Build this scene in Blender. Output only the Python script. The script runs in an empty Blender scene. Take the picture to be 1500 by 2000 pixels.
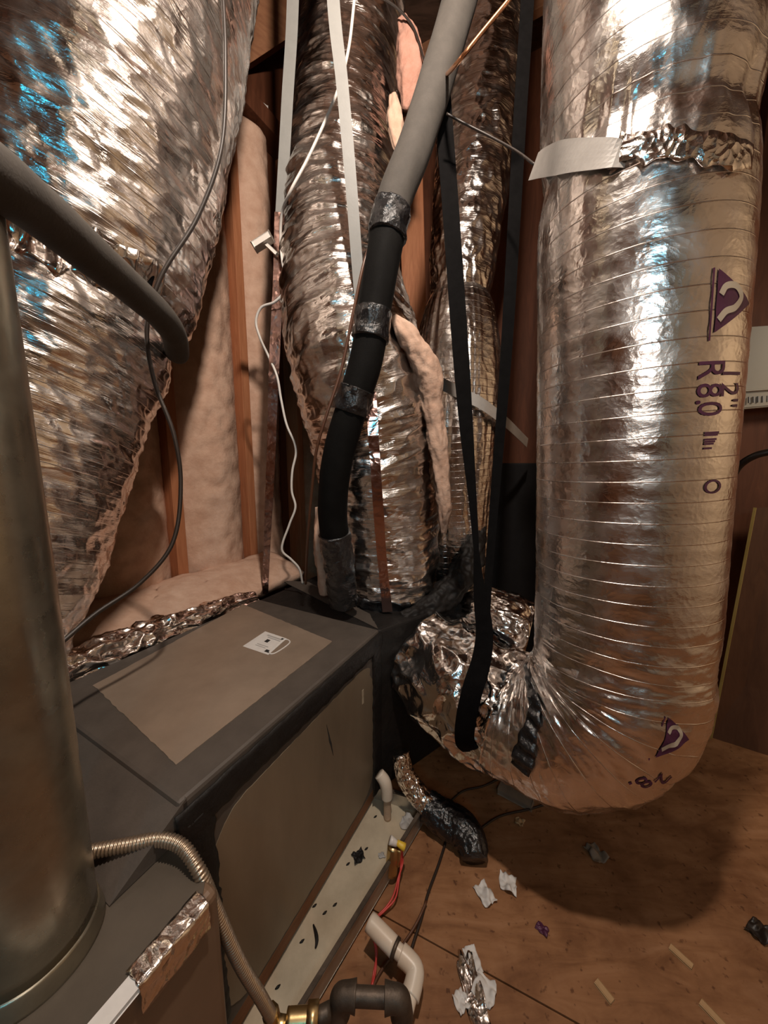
import bpy, bmesh, math, random
import numpy as np
from mathutils import Vector, Matrix

# ------------------------------------------------------------------ camera, light, exposure
SC = bpy.context.scene
C = SC.collection
F, PITCH, CAMZ = 680.0, math.radians(8.0), 1.3
cd = bpy.data.cameras.new('camera')
cam = bpy.data.objects.new('camera', cd); C.objects.link(cam)
cd.sensor_fit = 'VERTICAL'; cd.sensor_height = 36.0; cd.sensor_width = 27.0
cd.lens = F / 2000.0 * 36.0
cd.clip_start = 0.02
cam.location = (0, 0, CAMZ); cam.rotation_euler = (math.pi / 2 - PITCH, 0, 0)
SC.camera = cam

def lamp(name, kind, loc, power, color, target=None, **kw):
    l = bpy.data.lights.new(name, kind); l.energy = power; l.color = color
    for k, v in kw.items(): setattr(l, k, v)
    o = bpy.data.objects.new(name, l); C.objects.link(o); o.location = loc
    if target is not None:
        o.rotation_euler = (Vector(target) - Vector(loc)).to_track_quat('-Z', 'Y').to_euler()
    return o
lamp('work_bulb', 'POINT', (0.10, 0.34, 2.72), 105, (1.0, 0.86, 0.74), shadow_soft_size=0.04)
lamp('front_fill', 'AREA', (0.10, -0.60, 1.75), 4.5, (1.0, 0.85, 0.74), (-0.1, 1.3, 1.1), shape='DISK', size=0.35)  # soft frontal fill added behind the camera
lamp('wall_fill', 'AREA', (1.9, 0.55, 2.1), 14, (1.0, 0.90, 0.74), (3.2, 1.0, 1.3), shape='DISK', size=0.3)  # added fill, brightens the unseen right wall that the tall duct mirrors

w = bpy.data.worlds.new('attic_air'); SC.world = w; w.use_nodes = True
w.node_tree.nodes['Background'].inputs[0].default_value = (0.30, 0.21, 0.15, 1)
w.node_tree.nodes['Background'].inputs[1].default_value = 0.12
vs = SC.view_settings
vs.view_transform = 'Standard'; vs.look = 'None'; vs.exposure = 0.0; vs.gamma = 1.0; vs.use_curve_mapping = False
SC.cycles.caustics_reflective = False; SC.cycles.caustics_refractive = False
SC.cycles.sample_clamp_indirect = 4.0; SC.cycles.sample_clamp_direct = 5.0
SC.cycles.max_bounces = 8
try:
    SC.cycles.use_denoising = True
except Exception: pass

# ------------------------------------------------------------------ frames and helpers
SP, CP = math.sin(PITCH), math.cos(PITCH)
def P(px, py, Y):
    """world point at forward distance Y on the sight line of an image point"""
    dy = py - 1000.0
    fwd = F * CP - dy * SP; up = -dy * CP - F * SP
    return Vector(((px - 750.0) / fwd * Y, Y, CAMZ + up / fwd * Y))
def PZ(px, py, z):
    dy = py - 1000.0
    fwd = F * CP - dy * SP; up = -dy * CP - F * SP
    return P(px, py, (z - CAMZ) / (up / fwd))
DA = math.radians(28.0)
DV = Vector((math.sin(DA), math.cos(DA), 0)); NV = Vector((math.cos(DA), -math.sin(DA), 0))
def ST(s, t, z): return DV * s + NV * t + Vector((0, 0, z))       # cabinet axes: s away, t to the right
rnd = random.Random(11)

_rs = np.random.RandomState(7)
_perm = np.concatenate([_rs.permutation(256)] * 3)
_g = _rs.normal(size=(256, 3)); _g /= np.linalg.norm(_g, axis=1)[:, None]
def pn(x, y, z):
    x, y, z = np.broadcast_arrays(np.asarray(x, float), np.asarray(y, float), np.asarray(z, float))
    xi, yi, zi = np.floor(x).astype(int), np.floor(y).astype(int), np.floor(z).astype(int)
    xf, yf, zf = x - xi, y - yi, z - zi
    xi &= 255; yi &= 255; zi &= 255
    u, v, ww = [q * q * q * (q * (q * 6 - 15) + 10) for q in (xf, yf, zf)]
    def gr(i, j, k):
        h = _perm[_perm[_perm[(xi + i) & 255] + ((yi + j) & 255)] + ((zi + k) & 255)]
        gg = _g[h]
        return gg[..., 0] * (xf - i) + gg[..., 1] * (yf - j) + gg[..., 2] * (zf - k)
    l = lambda a, b, q: a + (b - a) * q
    return l(l(l(gr(0,0,0), gr(1,0,0), u), l(gr(0,1,0), gr(1,1,0), u), v),
             l(l(gr(0,0,1), gr(1,0,1), u), l(gr(0,1,1), gr(1,1,1), u), v), ww)
def ss(a, b, x):
    q = np.clip((np.asarray(x, float) - a) / (b - a), 0, 1); return q * q * (3 - 2 * q)

def tag(o, label, cat, group=None, kind=None):
    o['label'] = label; o['category'] = cat
    if group: o['group'] = group
    if kind: o['kind'] = kind
    return o
def thing(name, label, cat, loc=(0, 0, 0), group=None):
    o = bpy.data.objects.new(name, None); C.objects.link(o); o.location = loc
    o.empty_display_size = 0.05
    return tag(o, label, cat, group)
def mk(name, verts, faces, mat, parent=None, uv=None, smooth=True, top=None):
    """one mesh object from world-space verts; child of parent, or top-level with its origin at its base"""
    V = np.array([tuple(v) for v in verts], float) if not isinstance(verts, np.ndarray) else verts
    off = np.zeros(3); p = parent
    if parent is not None:
        while p is not None:
            off += np.array(p.location); p = p.parent
    else:
        off = np.array([V[:, 0].mean(), V[:, 1].mean(), V[:, 2].min()])
    me = bpy.data.meshes.new(name)
    me.from_pydata((V - off).tolist(), [], [list(map(int, f)) for f in faces])
    if uv is not None:
        lay = me.uv_layers.new(name='UVMap')
        idx = np.empty(len(me.loops), dtype=np.int32); me.loops.foreach_get('vertex_index', idx)
        lay.data.foreach_set('uv', np.asarray(uv, np.float32)[idx].ravel())
    if smooth: me.polygons.foreach_set('use_smooth', [True] * len(me.polygons))
    if mat: me.materials.append(mat)
    me.update()
    o = bpy.data.objects.new(name, me); C.objects.link(o)
    if parent is not None: o.parent = parent
    else: o.location = off
    if top: tag(o, *top)
    return o
def from_bm(name, bm, mat, parent=None, smooth=False, top=None):
    bm.verts.ensure_lookup_table(); bm.verts.index_update()
    V = [v.co[:] for v in bm.verts]; Fc = [[v.index for v in f.verts] for f in bm.faces]
    bm.free()
    return mk(name, V, Fc, mat, parent, smooth=smooth, top=top)
def prism_bm(poly, z0, z1, bev=0.0, seg=2):
    bm = bmesh.new()
    a = [bm.verts.new((x, y, z0)) for x, y in poly]; b = [bm.verts.new((x, y, z1)) for x, y in poly]
    bm.faces.new(a[::-1]); bm.faces.new(b)
    n = len(poly)
    for i in range(n): bm.faces.new((a[i], a[(i + 1) % n], b[(i + 1) % n], b[i]))
    bmesh.ops.recalc_face_normals(bm, faces=bm.faces)
    if bev > 0: bmesh.ops.bevel(bm, geom=list(bm.edges), offset=bev, segments=seg, affect='EDGES', profile=0.5)
    return bm
def st_box(s0, s1, t0, t1, z0, z1, bev=0.004, seg=2):
    return prism_bm([tuple(ST(s, t, 0)[:2]) for s, t in ((s0, t0), (s1, t0), (s1, t1), (s0, t1))], z0, z1, bev, seg)
def beam_bm(a, b, wdt, hgt, up=(0, 0, 1), bev=0.003):
    """a board from a to b, width across, height along 'up'"""
    a, b = Vector(a), Vector(b); d = (b - a); L = d.length; d.normalize()
    u = Vector(up); u = (u - d * u.dot(d)).normalized(); sd = d.cross(u)
    bm = bmesh.new(); bmesh.ops.create_cube(bm, size=1.0)
    M = Matrix((( d.x, sd.x, u.x, 0), (d.y, sd.y, u.y, 0), (d.z, sd.z, u.z, 0), (0, 0, 0, 1)))
    for v in bm.verts:
        v.co = (a + b) / 2 + M.to_3x3() @ Vector((v.co.x * L, v.co.y * wdt, v.co.z * hgt))
    if bev: bmesh.ops.bevel(bm, geom=list(bm.edges), offset=bev, segments=2, affect='EDGES', profile=0.5)
    return bm

def spline(pts, step):
    """smooth centripetal curve through pts, resampled evenly"""
    p = np.array([tuple(q) for q in pts], float)
    if len(p) == 2: dense = p[0] + (p[1] - p[0]) * np.linspace(0, 1, 50)[:, None]
    else:
        e = np.vstack([2 * p[0] - p[1], p, 2 * p[-1] - p[-2]]); out = []
        for i in range(1, len(e) - 2):
            p0, p1, p2, p3 = e[i - 1], e[i], e[i + 1], e[i + 2]
            t = [0]
            for a, b in ((p0, p1), (p1, p2), (p2, p3)): t.append(t[-1] + max(1e-5, np.linalg.norm(b[:3] - a[:3]) ** 0.5))
            q = np.linspace(t[1], t[2], 40, endpoint=False)[:, None]
            A1 = (t[1]-q)/(t[1]-t[0])*p0 + (q-t[0])/(t[1]-t[0])*p1
            A2 = (t[2]-q)/(t[2]-t[1])*p1 + (q-t[1])/(t[2]-t[1])*p2
            A3 = (t[3]-q)/(t[3]-t[2])*p2 + (q-t[2])/(t[3]-t[2])*p3
            B1 = (t[2]-q)/(t[2]-t[0])*A1 + (q-t[0])/(t[2]-t[0])*A2
            B2 = (t[3]-q)/(t[3]-t[1])*A2 + (q-t[1])/(t[3]-t[1])*A3
            out.append((t[2]-q)/(t[2]-t[1])*B1 + (q-t[1])/(t[2]-t[1])*B2)
        dense = np.vstack(out + [p[-1:]])
    L = np.concatenate([[0], np.cumsum(np.linalg.norm(np.diff(dense[:, :3], axis=0), axis=1))])
    n = max(2, int(round(L[-1] / step)) + 1)
    q = np.linspace(0, L[-1], n)
    return np.stack([np.interp(q, L, dense[:, k]) for k in range(dense.shape[1])], 1), q
def frames(c, ref=(0, 0, 1)):
    T = np.gradient(c, axis=0); T /= np.linalg.norm(T, axis=1)[:, None] + 1e-12
    r = np.array(ref, float)
    if abs(T[0] @ r) > 0.95: r = np.array([0, 1.0, 0])
    n = r - T[0] * (r @ T[0]); n /= np.linalg.norm(n)
    Nn = [n]
    for i in range(1, len(c)):
        n = n - T[i] * (n @ T[i]); n /= np.linalg.norm(n) + 1e-12; Nn.append(n)
    Nn = np.array(Nn); return T, Nn, np.cross(T, Nn)

class Tube:
    """tube of varying radius along a path; pts rows are (x,y,z,radius)"""
    def __init__(s, pts, nu, step, disp=None, ref=(0, 0, 1), squash=None):
        c, s.L = spline(pts, step)
        s.R = c[:, 3]; s.c = c[:, :3]; s.nu = nu
        T, Nn, B = frames(s.c, ref)
        s.A = np.linspace(0, 2 * math.pi, nu, endpoint=False)
        A, V = np.meshgrid(s.A, s.L); R = np.repeat(s.R[:, None], nu, 1)
        rr = R + (disp(A, V, R, s.c) if disp else 0)
        s.G = s.c[:, None, :] + rr[..., None] * (np.cos(A)[..., None] * Nn[:, None, :] + np.sin(A)[..., None] * B[:, None, :])
        s.out = s.G - s.c[:, None, :]; s.out = s.out / (np.linalg.norm(s.out, axis=2, keepdims=True) + 1e-12)
    def mesh(s, name, mat, parent=None, cap=True, v0=None, v1=None, grow=0.0, top=None):
        i0 = 0 if v0 is None else int(np.searchsorted(s.L, v0)); i1 = len(s.L) if v1 is None else int(np.searchsorted(s.L, v1)) + 1
        i1 = max(i1, i0 + 2)
        G = (s.G + s.out * grow)[i0:i1]; n, nu = G.shape[:2]
        V = G.reshape(-1, 3)
        uv = np.stack([np.broadcast_to(s.A[None, :] * s.R[i0:i1][:, None], (n, nu)).ravel(), np.repeat(s.L[i0:i1], nu)], 1)
        i, j = np.meshgrid(np.arange(n - 1), np.arange(nu), indexing='ij')
        a = i * nu + j; b = i * nu + (j + 1) % nu
        Fc = np.stack([a, b, b + nu, a + nu], -1).reshape(-1, 4).tolist()
        if cap:
            Fc.append(list(range(nu))[::-1]); Fc.append(list(range((n - 1) * nu, n * nu)))
        return mk(name, V, Fc, mat, parent, uv=uv, top=top)
    def project(s):
        q = s.G - np.array([0, 0, CAMZ]); fw = q[..., 1] * CP - q[..., 2] * SP; up = q[..., 2] * CP + q[..., 1] * SP
        return 750 + F * q[..., 0] / fw, 1000 - F * up / fw
    def find(s, px, py):
        x, y = s.project(); view = s.G - np.array([0, 0, CAMZ])
        front = (s.out * view).sum(2) < 0
        d = (x - px) ** 2 + (y - py) ** 2 + np.where(front, 0, 1e7)
        k = np.unravel_index(np.argmin(d), d.shape); return s.L[k[0]], s.A[k[1]]
    def at(s, v, a, off=0.0):
        fi = np.interp(v, s.L, np.arange(len(s.L))); fj = (a / (2 * math.pi)) % 1.0 * s.nu
        i = min(int(fi), len(s.L) - 2); j = int(fj) % s.nu; j2 = (j + 1) % s.nu; x, y = fi - i, fj - int(fj)
        H = s.G + s.out * off if False else None
        def q(M): return (M[i, j] * (1-y) + M[i, j2] * y) * (1-x) + (M[i+1, j] * (1-y) + M[i+1, j2] * y) * x
        return q(s.G) + q(s.out) * off
def tube(name, pts, r, mat, parent=None, nu=14, step=0.008, disp=None, top=None, ref=(0, 0, 1)):
    P4 = [tuple(p)[:3] + ((r[i] if isinstance(r, (list, tuple)) else r),) for i, p in enumerate(pts)]
    return Tube(P4, nu, step, disp, ref).mesh(name, mat, parent, top=top)
def ribbon(name, pts, wid, th, mat, parent=None, side=(1, 0, 0), step=0.01, twist=None, top=None, wave=0.0):
    c, L = spline(pts, step); n = len(c)
    T = np.gradient(c, axis=0); T /= np.linalg.norm(T, axis=1)[:, None]
    sd = np.array(side, float)[None] - T * (T @ np.array(side, float))[:, None]
    sd /= np.linalg.norm(sd, axis=1)[:, None]; nn = np.cross(T, sd)
    if twist is not None:
        a = np.interp(L / L[-1], [q[0] for q in twist], [math.radians(q[1]) for q in twist])[:, None]
        sd, nn = sd * np.cos(a) + nn * np.sin(a), nn * np.cos(a) - sd * np.sin(a)
    wd = np.interp(L / L[-1], np.linspace(0, 1, len(wid)), wid)[:, None] if isinstance(wid, (list, tuple)) else wid
    if wave: c = c + nn * (pn(L * 18, 0.3, 5.1) * wave)[:, None]
    K = 6; rows = []
    for f, sg in [(k / (K-1) - .5, 1) for k in range(K)] + [(.5 - k / (K-1), -1) for k in range(K)]:
        rows.append(c + sd * wd * f + nn * th / 2 * sg)
    G = np.stack(rows, 1); nu = G.shape[1]
    i, j = np.meshgrid(np.arange(n - 1), np.arange(nu), indexing='ij'); a = i * nu + j; b = i * nu + (j + 1) % nu
    Fc = np.stack([a, b, b + nu, a + nu], -1).reshape(-1, 4).tolist()
    Fc += [list(range(nu))[::-1], list(range((n-1) * nu, n * nu))]
    uv = np.stack([np.tile(np.concatenate([np.linspace(0, 1, K), np.linspace(1, 0, K)]) * 0.03, n), np.repeat(L, nu)], 1)
    return mk(name, G.reshape(-1, 3), Fc, mat, parent, uv=uv, smooth=False, top=top)
def sheet(name, G, th, mat, parent=None, top=None, smooth=True):
    """closed slab from a grid of points G[n,m,3], thickness th backward along its normals"""
    n, m = G.shape[:2]
    du = np.gradient(G, axis=1); dv = np.gradient(G, axis=0); nn = np.cross(du, dv)
    nn /= np.linalg.norm(nn, axis=2, keepdims=True) + 1e-12
    B = G - nn * th
    V = np.concatenate([G.reshape(-1, 3), B.reshape(-1, 3)]); o = n * m
    i, j = np.meshgrid(np.arange(n-1), np.arange(m-1), indexing='ij'); a = (i*m+j).ravel()
    Fc = np.stack([a, a+1, a+m+1, a+m], 1).tolist() + np.stack([a+o+m, a+o+m+1, a+o+1, a+o], 1).tolist()
    ring = list(range(m)) + [k*m+m-1 for k in range(1, n)] + [(n-1)*m+k for k in range(m-2, -1, -1)] + [k*m for k in range(n-2, 0, -1)]
    for k in range(len(ring)):
        p, q = ring[k], ring[(k+1) % len(ring)]; Fc.append([q, p, p+o, q+o])
    return mk(name, V, Fc, mat, parent, smooth=smooth, top=top)

# ------------------------------------------------------------------ materials
def NN(nt, typ, ins=None, **props):
    nd = nt.nodes.new(typ)
    for k, v in props.items(): setattr(nd, k, v)
    for k, v in (ins or {}).items():
        if isinstance(v, bpy.types.NodeSocket): nt.links.new(v, nd.inputs[k])
        else: nd.inputs[k].default_value = v
    return nd
def base(name):
    m = bpy.data.materials.new(name); m.use_nodes = True; nt = m.node_tree
    return m, nt, nt.nodes['Principled BSDF']
def c4(c): return tuple(c) + (1,)
def mul(nt, a, b): return NN(nt, 'ShaderNodeMath', {0: a, 1: b}, operation='MULTIPLY').outputs[0]
def add(nt, a, b): return NN(nt, 'ShaderNodeMath', {0: a, 1: b}, operation='ADD').outputs[0]
def ramp(nt, fac, stops):
    r = NN(nt, 'ShaderNodeValToRGB', {'Fac': fac})
    el = r.color_ramp.elements
    while len(el) < len(stops): el.new(0.5)
    for e, (p, c) in zip(el, stops): e.position = p; e.color = c4(c)
    return r.outputs['Color']
def coords(nt, uv=False, scale=(1, 1, 1), rot=(0, 0, 0)):
    tc = NN(nt, 'ShaderNodeTexCoord')
    return NN(nt, 'ShaderNodeMapping', {'Vector': tc.outputs['UV' if uv else 'Object'], 'Scale': scale, 'Rotation': rot}).outputs[0]
def noise(nt, vec, scale, detail=4, rough=0.55, dist=0.0):
    return NN(nt, 'ShaderNodeTexNoise', {'Vector': vec, 'Scale': scale, 'Detail': detail, 'Roughness': rough, 'Distortion': dist}).outputs['Fac']
def plain(name, col, rough=0.5, metal=0.0, bump=0.0, bscale=60, var=0.0, vscale=12, stretch=(1, 1, 1), rvar=0.0, col2=None, spec=0.5):
    m, nt, b = base(name)
    b.inputs['Roughness'].default_value = rough; b.inputs['Metallic'].default_value = metal
    b.inputs['Specular IOR Level'].default_value = spec
    v = coords(nt, scale=stretch)
    if var > 0 or col2:
        c2 = col2 or tuple(max(0, x * (1 - var)) for x in col); c1 = col if col2 else tuple(min(1, x * (1 + var)) for x in col)
        nt.links.new(ramp(nt, noise(nt, v, vscale, 6, 0.65), [(0.35, c2), (0.68, c1)]), b.inputs['Base Color'])
    else: b.inputs['Base Color'].default_value = c4(col)
    if rvar > 0:
        mr = NN(nt, 'ShaderNodeMapRange', {'Value': noise(nt, v, vscale * 1.7, 5), 1: 0.3, 2: 0.7, 3: max(0, rough - rvar), 4: min(1, rough + rvar)})
        nt.links.new(mr.outputs[0], b.inputs['Roughness'])
    if bump > 0:
        bp = NN(nt, 'ShaderNodeBump', {'Height': noise(nt, v, bscale, 5, 0.6), 'Strength': 1.0, 'Distance': bump})
        nt.links.new(bp.outputs[0], b.inputs['Normal'])
    return m
def foil(name, pitch=0.045, rib=0.0015, streak=(6, 40), rot=0.0, st=0.004, crum=0.003, cscale=28, fine=0.0006, rough=0.2, col=(0.86, 0.80, 0.755), ribw=0.06):
    """aluminised duct jacket: hoop wire ridges, stretched pleats, creased crumple, fine grain"""
    m, nt, b = base(name)
    b.inputs['Base Color'].default_value = c4(col); b.inputs['Metallic'].default_value = 1.0
    uv = NN(nt, 'ShaderNodeTexCoord').outputs['UV']; ob = NN(nt, 'ShaderNodeTexCoord').outputs['Object']
    mp = NN(nt, 'ShaderNodeMapping', {'Vector': uv, 'Rotation': (0, 0, rot), 'Scale': (streak[0], streak[1], 1)}).outputs[0]
    h = mul(nt, noise(nt, mp, 1.0, 5, 0.6, 0.6), st)
    # creases: distance between voronoi cells
    dv = NN(nt, 'ShaderNodeVectorMath', {0: ob, 1: NN(nt, 'ShaderNodeVectorMath', {0: NN(nt, 'ShaderNodeTexNoise', {'Vector': ob, 'Scale': 9.0, 'Detail': 3}).outputs['Color'], 'Scale': 0.10}, operation='SCALE').outputs[0]}, operation='ADD').outputs[0]
    vo = NN(nt, 'ShaderNodeTexVoronoi', {'Vector': dv, 'Scale': cscale, 'Randomness': 1.0}, feature='F1', distance='EUCLIDEAN').outputs['Distance']
    h = add(nt, h, mul(nt, vo, crum))
    h = add(nt, h, mul(nt, noise(nt, ob, 240, 3), fine))
    if rib > 0:
        sx = NN(nt, 'ShaderNodeSeparateXYZ', {0: uv})
        fr = NN(nt, 'ShaderNodeMath', {0: mul(nt, sx.outputs[1], 1.0 / pitch)}, operation='FRACT').outputs[0]
        ab = NN(nt, 'ShaderNodeMath', {0: add(nt, fr, -0.5)}, operation='ABSOLUTE').outputs[0]
        pl = NN(nt, 'ShaderNodeMapRange', {'Value': ab, 1: 0.0, 2: ribw, 3: 1.0, 4: 0.0}, interpolation_type='SMOOTHSTEP').outputs[0]
        h = add(nt, h, mul(nt, pl, rib))
    bp = NN(nt, 'ShaderNodeBump', {'Height': h, 'Strength': 1.0, 'Distance': 1.0})
    nt.links.new(bp.outputs[0], b.inputs['Normal'])
    rr = NN(nt, 'ShaderNodeMapRange', {'Value': noise(nt, ob, 14, 4), 1: 0.3, 2: 0.7, 3: rough * 0.6, 4: rough * 1.6})
    nt.links.new(rr.outputs[0], b.inputs['Roughness'])
    return m
def wood(name, c1, c2, scale=(2, 2, 14), rough=0.65, bump=0.0008):
    m, nt, b = base(name); v = coords(nt, scale=scale)
    n1 = noise(nt, v, 3.0, 8, 0.62, 1.2)
    nt.links.new(ramp(nt, n1, [(0.3, c1), (0.7, c2)]), b.inputs['Base Color'])
    b.inputs['Roughness'].default_value = rough; b.inputs['Specular IOR Level'].default_value = 0.3
    bp = NN(nt, 'ShaderNodeBump', {'Height': n1, 'Strength': 1.0, 'Distance': bump})
    nt.links.new(bp.outputs[0], b.inputs['Normal'])
    return m

M = {}
M['foil_right'] = foil('foil_right', pitch=0.047, rib=0.0009, streak=(14, 40), rot=0.7, st=0.0013, crum=0.0006, cscale=70, rough=0.22, fine=0.00022, ribw=0.03)
M['foil_left'] = foil('foil_left', pitch=0.036, rib=0.0009, streak=(5, 34), rot=0.45, st=0.006, crum=0.002, cscale=22, rough=0.19, fine=0.0003, ribw=.04)
M['foil_mid'] = foil('foil_mid', pitch=0.05, rib=0.0, streak=(3.5, 26), rot=0.12, st=0.008, crum=0.0015, cscale=20, rough=0.17, fine=0.0003)
M['foil_rear'] = foil('foil_rear', pitch=0.03, rib=0.0008, streak=(20, 6), rot=0.1, st=0.004, crum=0.002, cscale=34, rough=0.2)
M['foil_crumple'] = foil('foil_crumple', rib=0.0, streak=(9, 12), rot=0.6, st=0.004, crum=0.012, cscale=13, rough=0.13, fine=0.0003)
M['foil_tape'] = foil('foil_tape', rib=0.0, streak=(20, 30), st=0.002, crum=0.004, cscale=60, rough=0.15)
M['tape_strip'] = foil('foil_strip', rib=0.0, streak=(20, 20), st=0.0012, crum=0.0015, cscale=40, rough=0.16, col=(0.55, 0.36, 0.32), fine=0.0001)  # red-brown reflection of the surroundings put into the foil colour
M['galv'] = plain('galvanised_steel', (0.50, 0.46, 0.40), 0.42, 0.75, 0.0003, 30, 0.22, 9, rvar=0.1)
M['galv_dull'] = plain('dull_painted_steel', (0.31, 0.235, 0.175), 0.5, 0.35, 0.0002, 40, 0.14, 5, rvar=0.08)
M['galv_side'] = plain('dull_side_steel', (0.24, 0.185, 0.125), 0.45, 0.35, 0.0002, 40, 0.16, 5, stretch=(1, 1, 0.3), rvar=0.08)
M['flue'] = plain('flue_steel', (0.32, 0.285, 0.215), 0.30, 0.9, 0.0004, 14, 0.20, 10, rvar=0.1)
M['mastic_grey'] = plain('grey_mastic', (0.078, 0.062, 0.050), 0.6, 0.0, 0.0006, 90, 0.15, 16)
M['mastic_black'] = plain('black_mastic', (0.010, 0.008, 0.007), 0.6, 0.0, 0.003, 55, 0.3, 20, spec=0.3)
M['furnace_top'] = plain('grey_furnace_paint', (0.080, 0.062, 0.045), 0.5, 0.1, 0.0003, 50, 0.15, 9)
M['furnace_side'] = plain('brown_furnace_paint', (0.17, 0.105, 0.065), 0.45, 0.0, 0.0003, 40, 0.12, 6)
M['pan'] = plain('stained_pan', (0.66, 0.56, 0.41), 0.5, 0.2, 0.0004, 40, 0.0, 6, col2=(0.46, 0.38, 0.27), rvar=0.1)
M['rubber_grey'] = plain('grey_foam_rubber', (0.066, 0.057, 0.048), 0.85, 0.0, 0.0006, 220, 0.12, 30)
M['rubber_black'] = plain('black_foam_rubber', (0.006, 0.0055, 0.005), 0.75, 0.0, 0.0006, 200, 0.2, 30, spec=0.1)
M['tape_black'] = plain('shiny_black_tape', (0.010, 0.010, 0.011), 0.16, 0.0, 0.006, 45, 0.2, 30, spec=0.8)
M['strap_white'] = plain('white_strap', (0.22, 0.215, 0.20), 0.5, 0.0, 0.0002, 200, 0.05, 30)
M['strap_grey'] = plain('grey_strap', (0.36, 0.33, 0.30), 0.5, 0.0, 0.0002, 200, 0.08, 30)
M['strap_black'] = plain('black_strap', (0.005, 0.0045, 0.0045), 0.7, 0.0, 0.0004, 300, 0.2, 40, spec=0.03)
M['cable_dark'] = plain('dark_cable', (0.022, 0.014, 0.010), 0.45)
M['cable_brown'] = plain('brown_cable', (0.10, 0.040, 0.02), 0.4)
M['cord_white'] = plain('white_cord', (0.72, 0.66, 0.60), 0.4)
M['copper'] = plain('copper', (0.85, 0.42, 0.22), 0.25, 1.0)
M['brass'] = plain('brass', (0.62, 0.45, 0.22), 0.32, 1.0, 0.0002, 60)
M['csst'] = plain('corrugated_steel', (0.50, 0.40, 0.30), 0.33, 0.9)
M['iron'] = plain('black_iron', (0.085, 0.062, 0.045), 0.5, 0.5, 0.0008, 90, 0.3, 30)
M['pvc'] = plain('white_pvc', (0.75, 0.64, 0.52), 0.35, 0.0, 0, 40, 0.06, 8)
M['pvc_dirty'] = plain('stained_pvc', (0.55, 0.38, 0.26), 0.5, 0.0, 0.0004, 60, 0.2, 20)
M['red_wire'] = plain('red_wire', (0.55, 0.05, 0.04), 0.4)
M['yellow'] = plain('yellow_nut', (0.80, 0.52, 0.05), 0.4)
M['paper'] = plain('paper', (0.70, 0.66, 0.62), 0.6, 0, 0, 40, 0.05, 40)
M['ink'] = plain('black_ink', (0.02, 0.02, 0.02), 0.6)
M['ink_grey'] = plain('grey_ink', (0.40, 0.38, 0.36), 0.6)
M['purple'] = plain('purple_print', (0.085, 0.022, 0.055), 0.45, 0.2)
M['cream_print'] = plain('cream_print', (0.55, 0.47, 0.36), 0.4, 0.3)
M['batt'] = plain('fibreglass_batt', (0.69, 0.47, 0.35), 0.95, 0, 0.004, 38, 0.0, 16, col2=(0.56, 0.35, 0.25), spec=0.1)
M['batt_shaded'] = plain('shaded_fibreglass', (0.42, 0.27, 0.18), 0.95, 0, 0.004, 38, 0.0, 14, col2=(0.30, 0.18, 0.11), spec=0.1)  # darker copy of the batt colour, with the middle duct's shade painted in
M['batt_pink'] = plain('pink_fibreglass', (0.62, 0.34, 0.26), 0.95, 0, 0.004, 60, 0.0, 20, col2=(0.50, 0.25, 0.18), spec=0.1)
M['stud'] = wood('orange_pine_stud', (0.34, 0.125, 0.055), (0.48, 0.20, 0.095), (18, 18, 1.5))
M['rafter'] = wood('brown_rafter', (0.24, 0.10, 0.05), (0.38, 0.18, 0.09), (3, 3, 10))
M['roof'] = wood('dark_roof_deck', (0.05, 0.028, 0.018), (0.11, 0.06, 0.04), (2, 9, 9))
M['wall_wood'] = wood('red_brown_boards', (0.09, 0.030, 0.014), (0.16, 0.055, 0.026), (7, 7, 1))
M['board'] = wood('brown_panel', (0.085, 0.034, 0.015), (0.125, 0.052, 0.024), (9, 9, 1.2))
M['board_edge'] = wood('yellow_board_edge', (0.38, 0.24, 0.06), (0.5, 0.33, 0.10), (9, 9, 2))
M['tan_wall'] = wood('tan_plywood', (0.52, 0.38, 0.24), (0.66, 0.50, 0.34), (2, 2, 6))
M['black_matte'] = plain('black_box', (0.008, 0.008, 0.009), 0.7, 0, 0.0003, 40, 0.2, 10, spec=0.2)
M['plastic'] = plain('beige_plastic', (0.50, 0.43, 0.34), 0.45)
M['grey_wood'] = wood('grey_offcut', (0.20, 0.15, 0.11), (0.30, 0.23, 0.17), (3, 3, 3))
M['chip'] = wood('pale_wood_chip', (0.42, 0.25, 0.12), (0.52, 0.33, 0.17), (6, 6, 6))
def floor_mat():
    m, nt, b = base('plywood_floor'); v = coords(nt)
    mp = NN(nt, 'ShaderNodeMapping', {'Vector': v, 'Rotation': (0, 0, math.radians(62)), 'Scale': (2.2, 9, 1)}).outputs[0]
    g = noise(nt, mp, 2.2, 9, 0.62, 1.0)
    col = ramp(nt, g, [(0.28, (0.195, 0.084, 0.034)), (0.5, (0.30, 0.140, 0.062)), (0.75, (0.375, 0.19, 0.094))])
    st = ramp(nt, noise(nt, v, 5.5, 5, 0.6), [(0.33, (0.62, 0.56, 0.52)), (0.58, (1, 1, 1))])
    sp = ramp(nt, noise(nt, v, 55, 2, 0.5), [(0.27, (0.35, 0.28, 0.25)), (0.36, (1, 1, 1))])
    mx = NN(nt, 'ShaderNodeMix', {0: 1.0, 6: col, 7: st}, data_type='RGBA', blend_type='MULTIPLY').outputs[2]
    mx = NN(nt, 'ShaderNodeMix', {0: 0.8, 6: mx, 7: sp}, data_type='RGBA', blend_type='MULTIPLY').outputs[2]
    nt.links.new(mx, b.inputs['Base Color'])
    b.inputs['Roughness'].default_value = 0.6; b.inputs['Specular IOR Level'].default_value = 0.3
    bp = NN(nt, 'ShaderNodeBump', {'Height': g, 'Strength': 1.0, 'Distance': 0.001}); nt.links.new(bp.outputs[0], b.inputs['Normal'])
    return m
M['floor'] = floor_mat()
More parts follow.
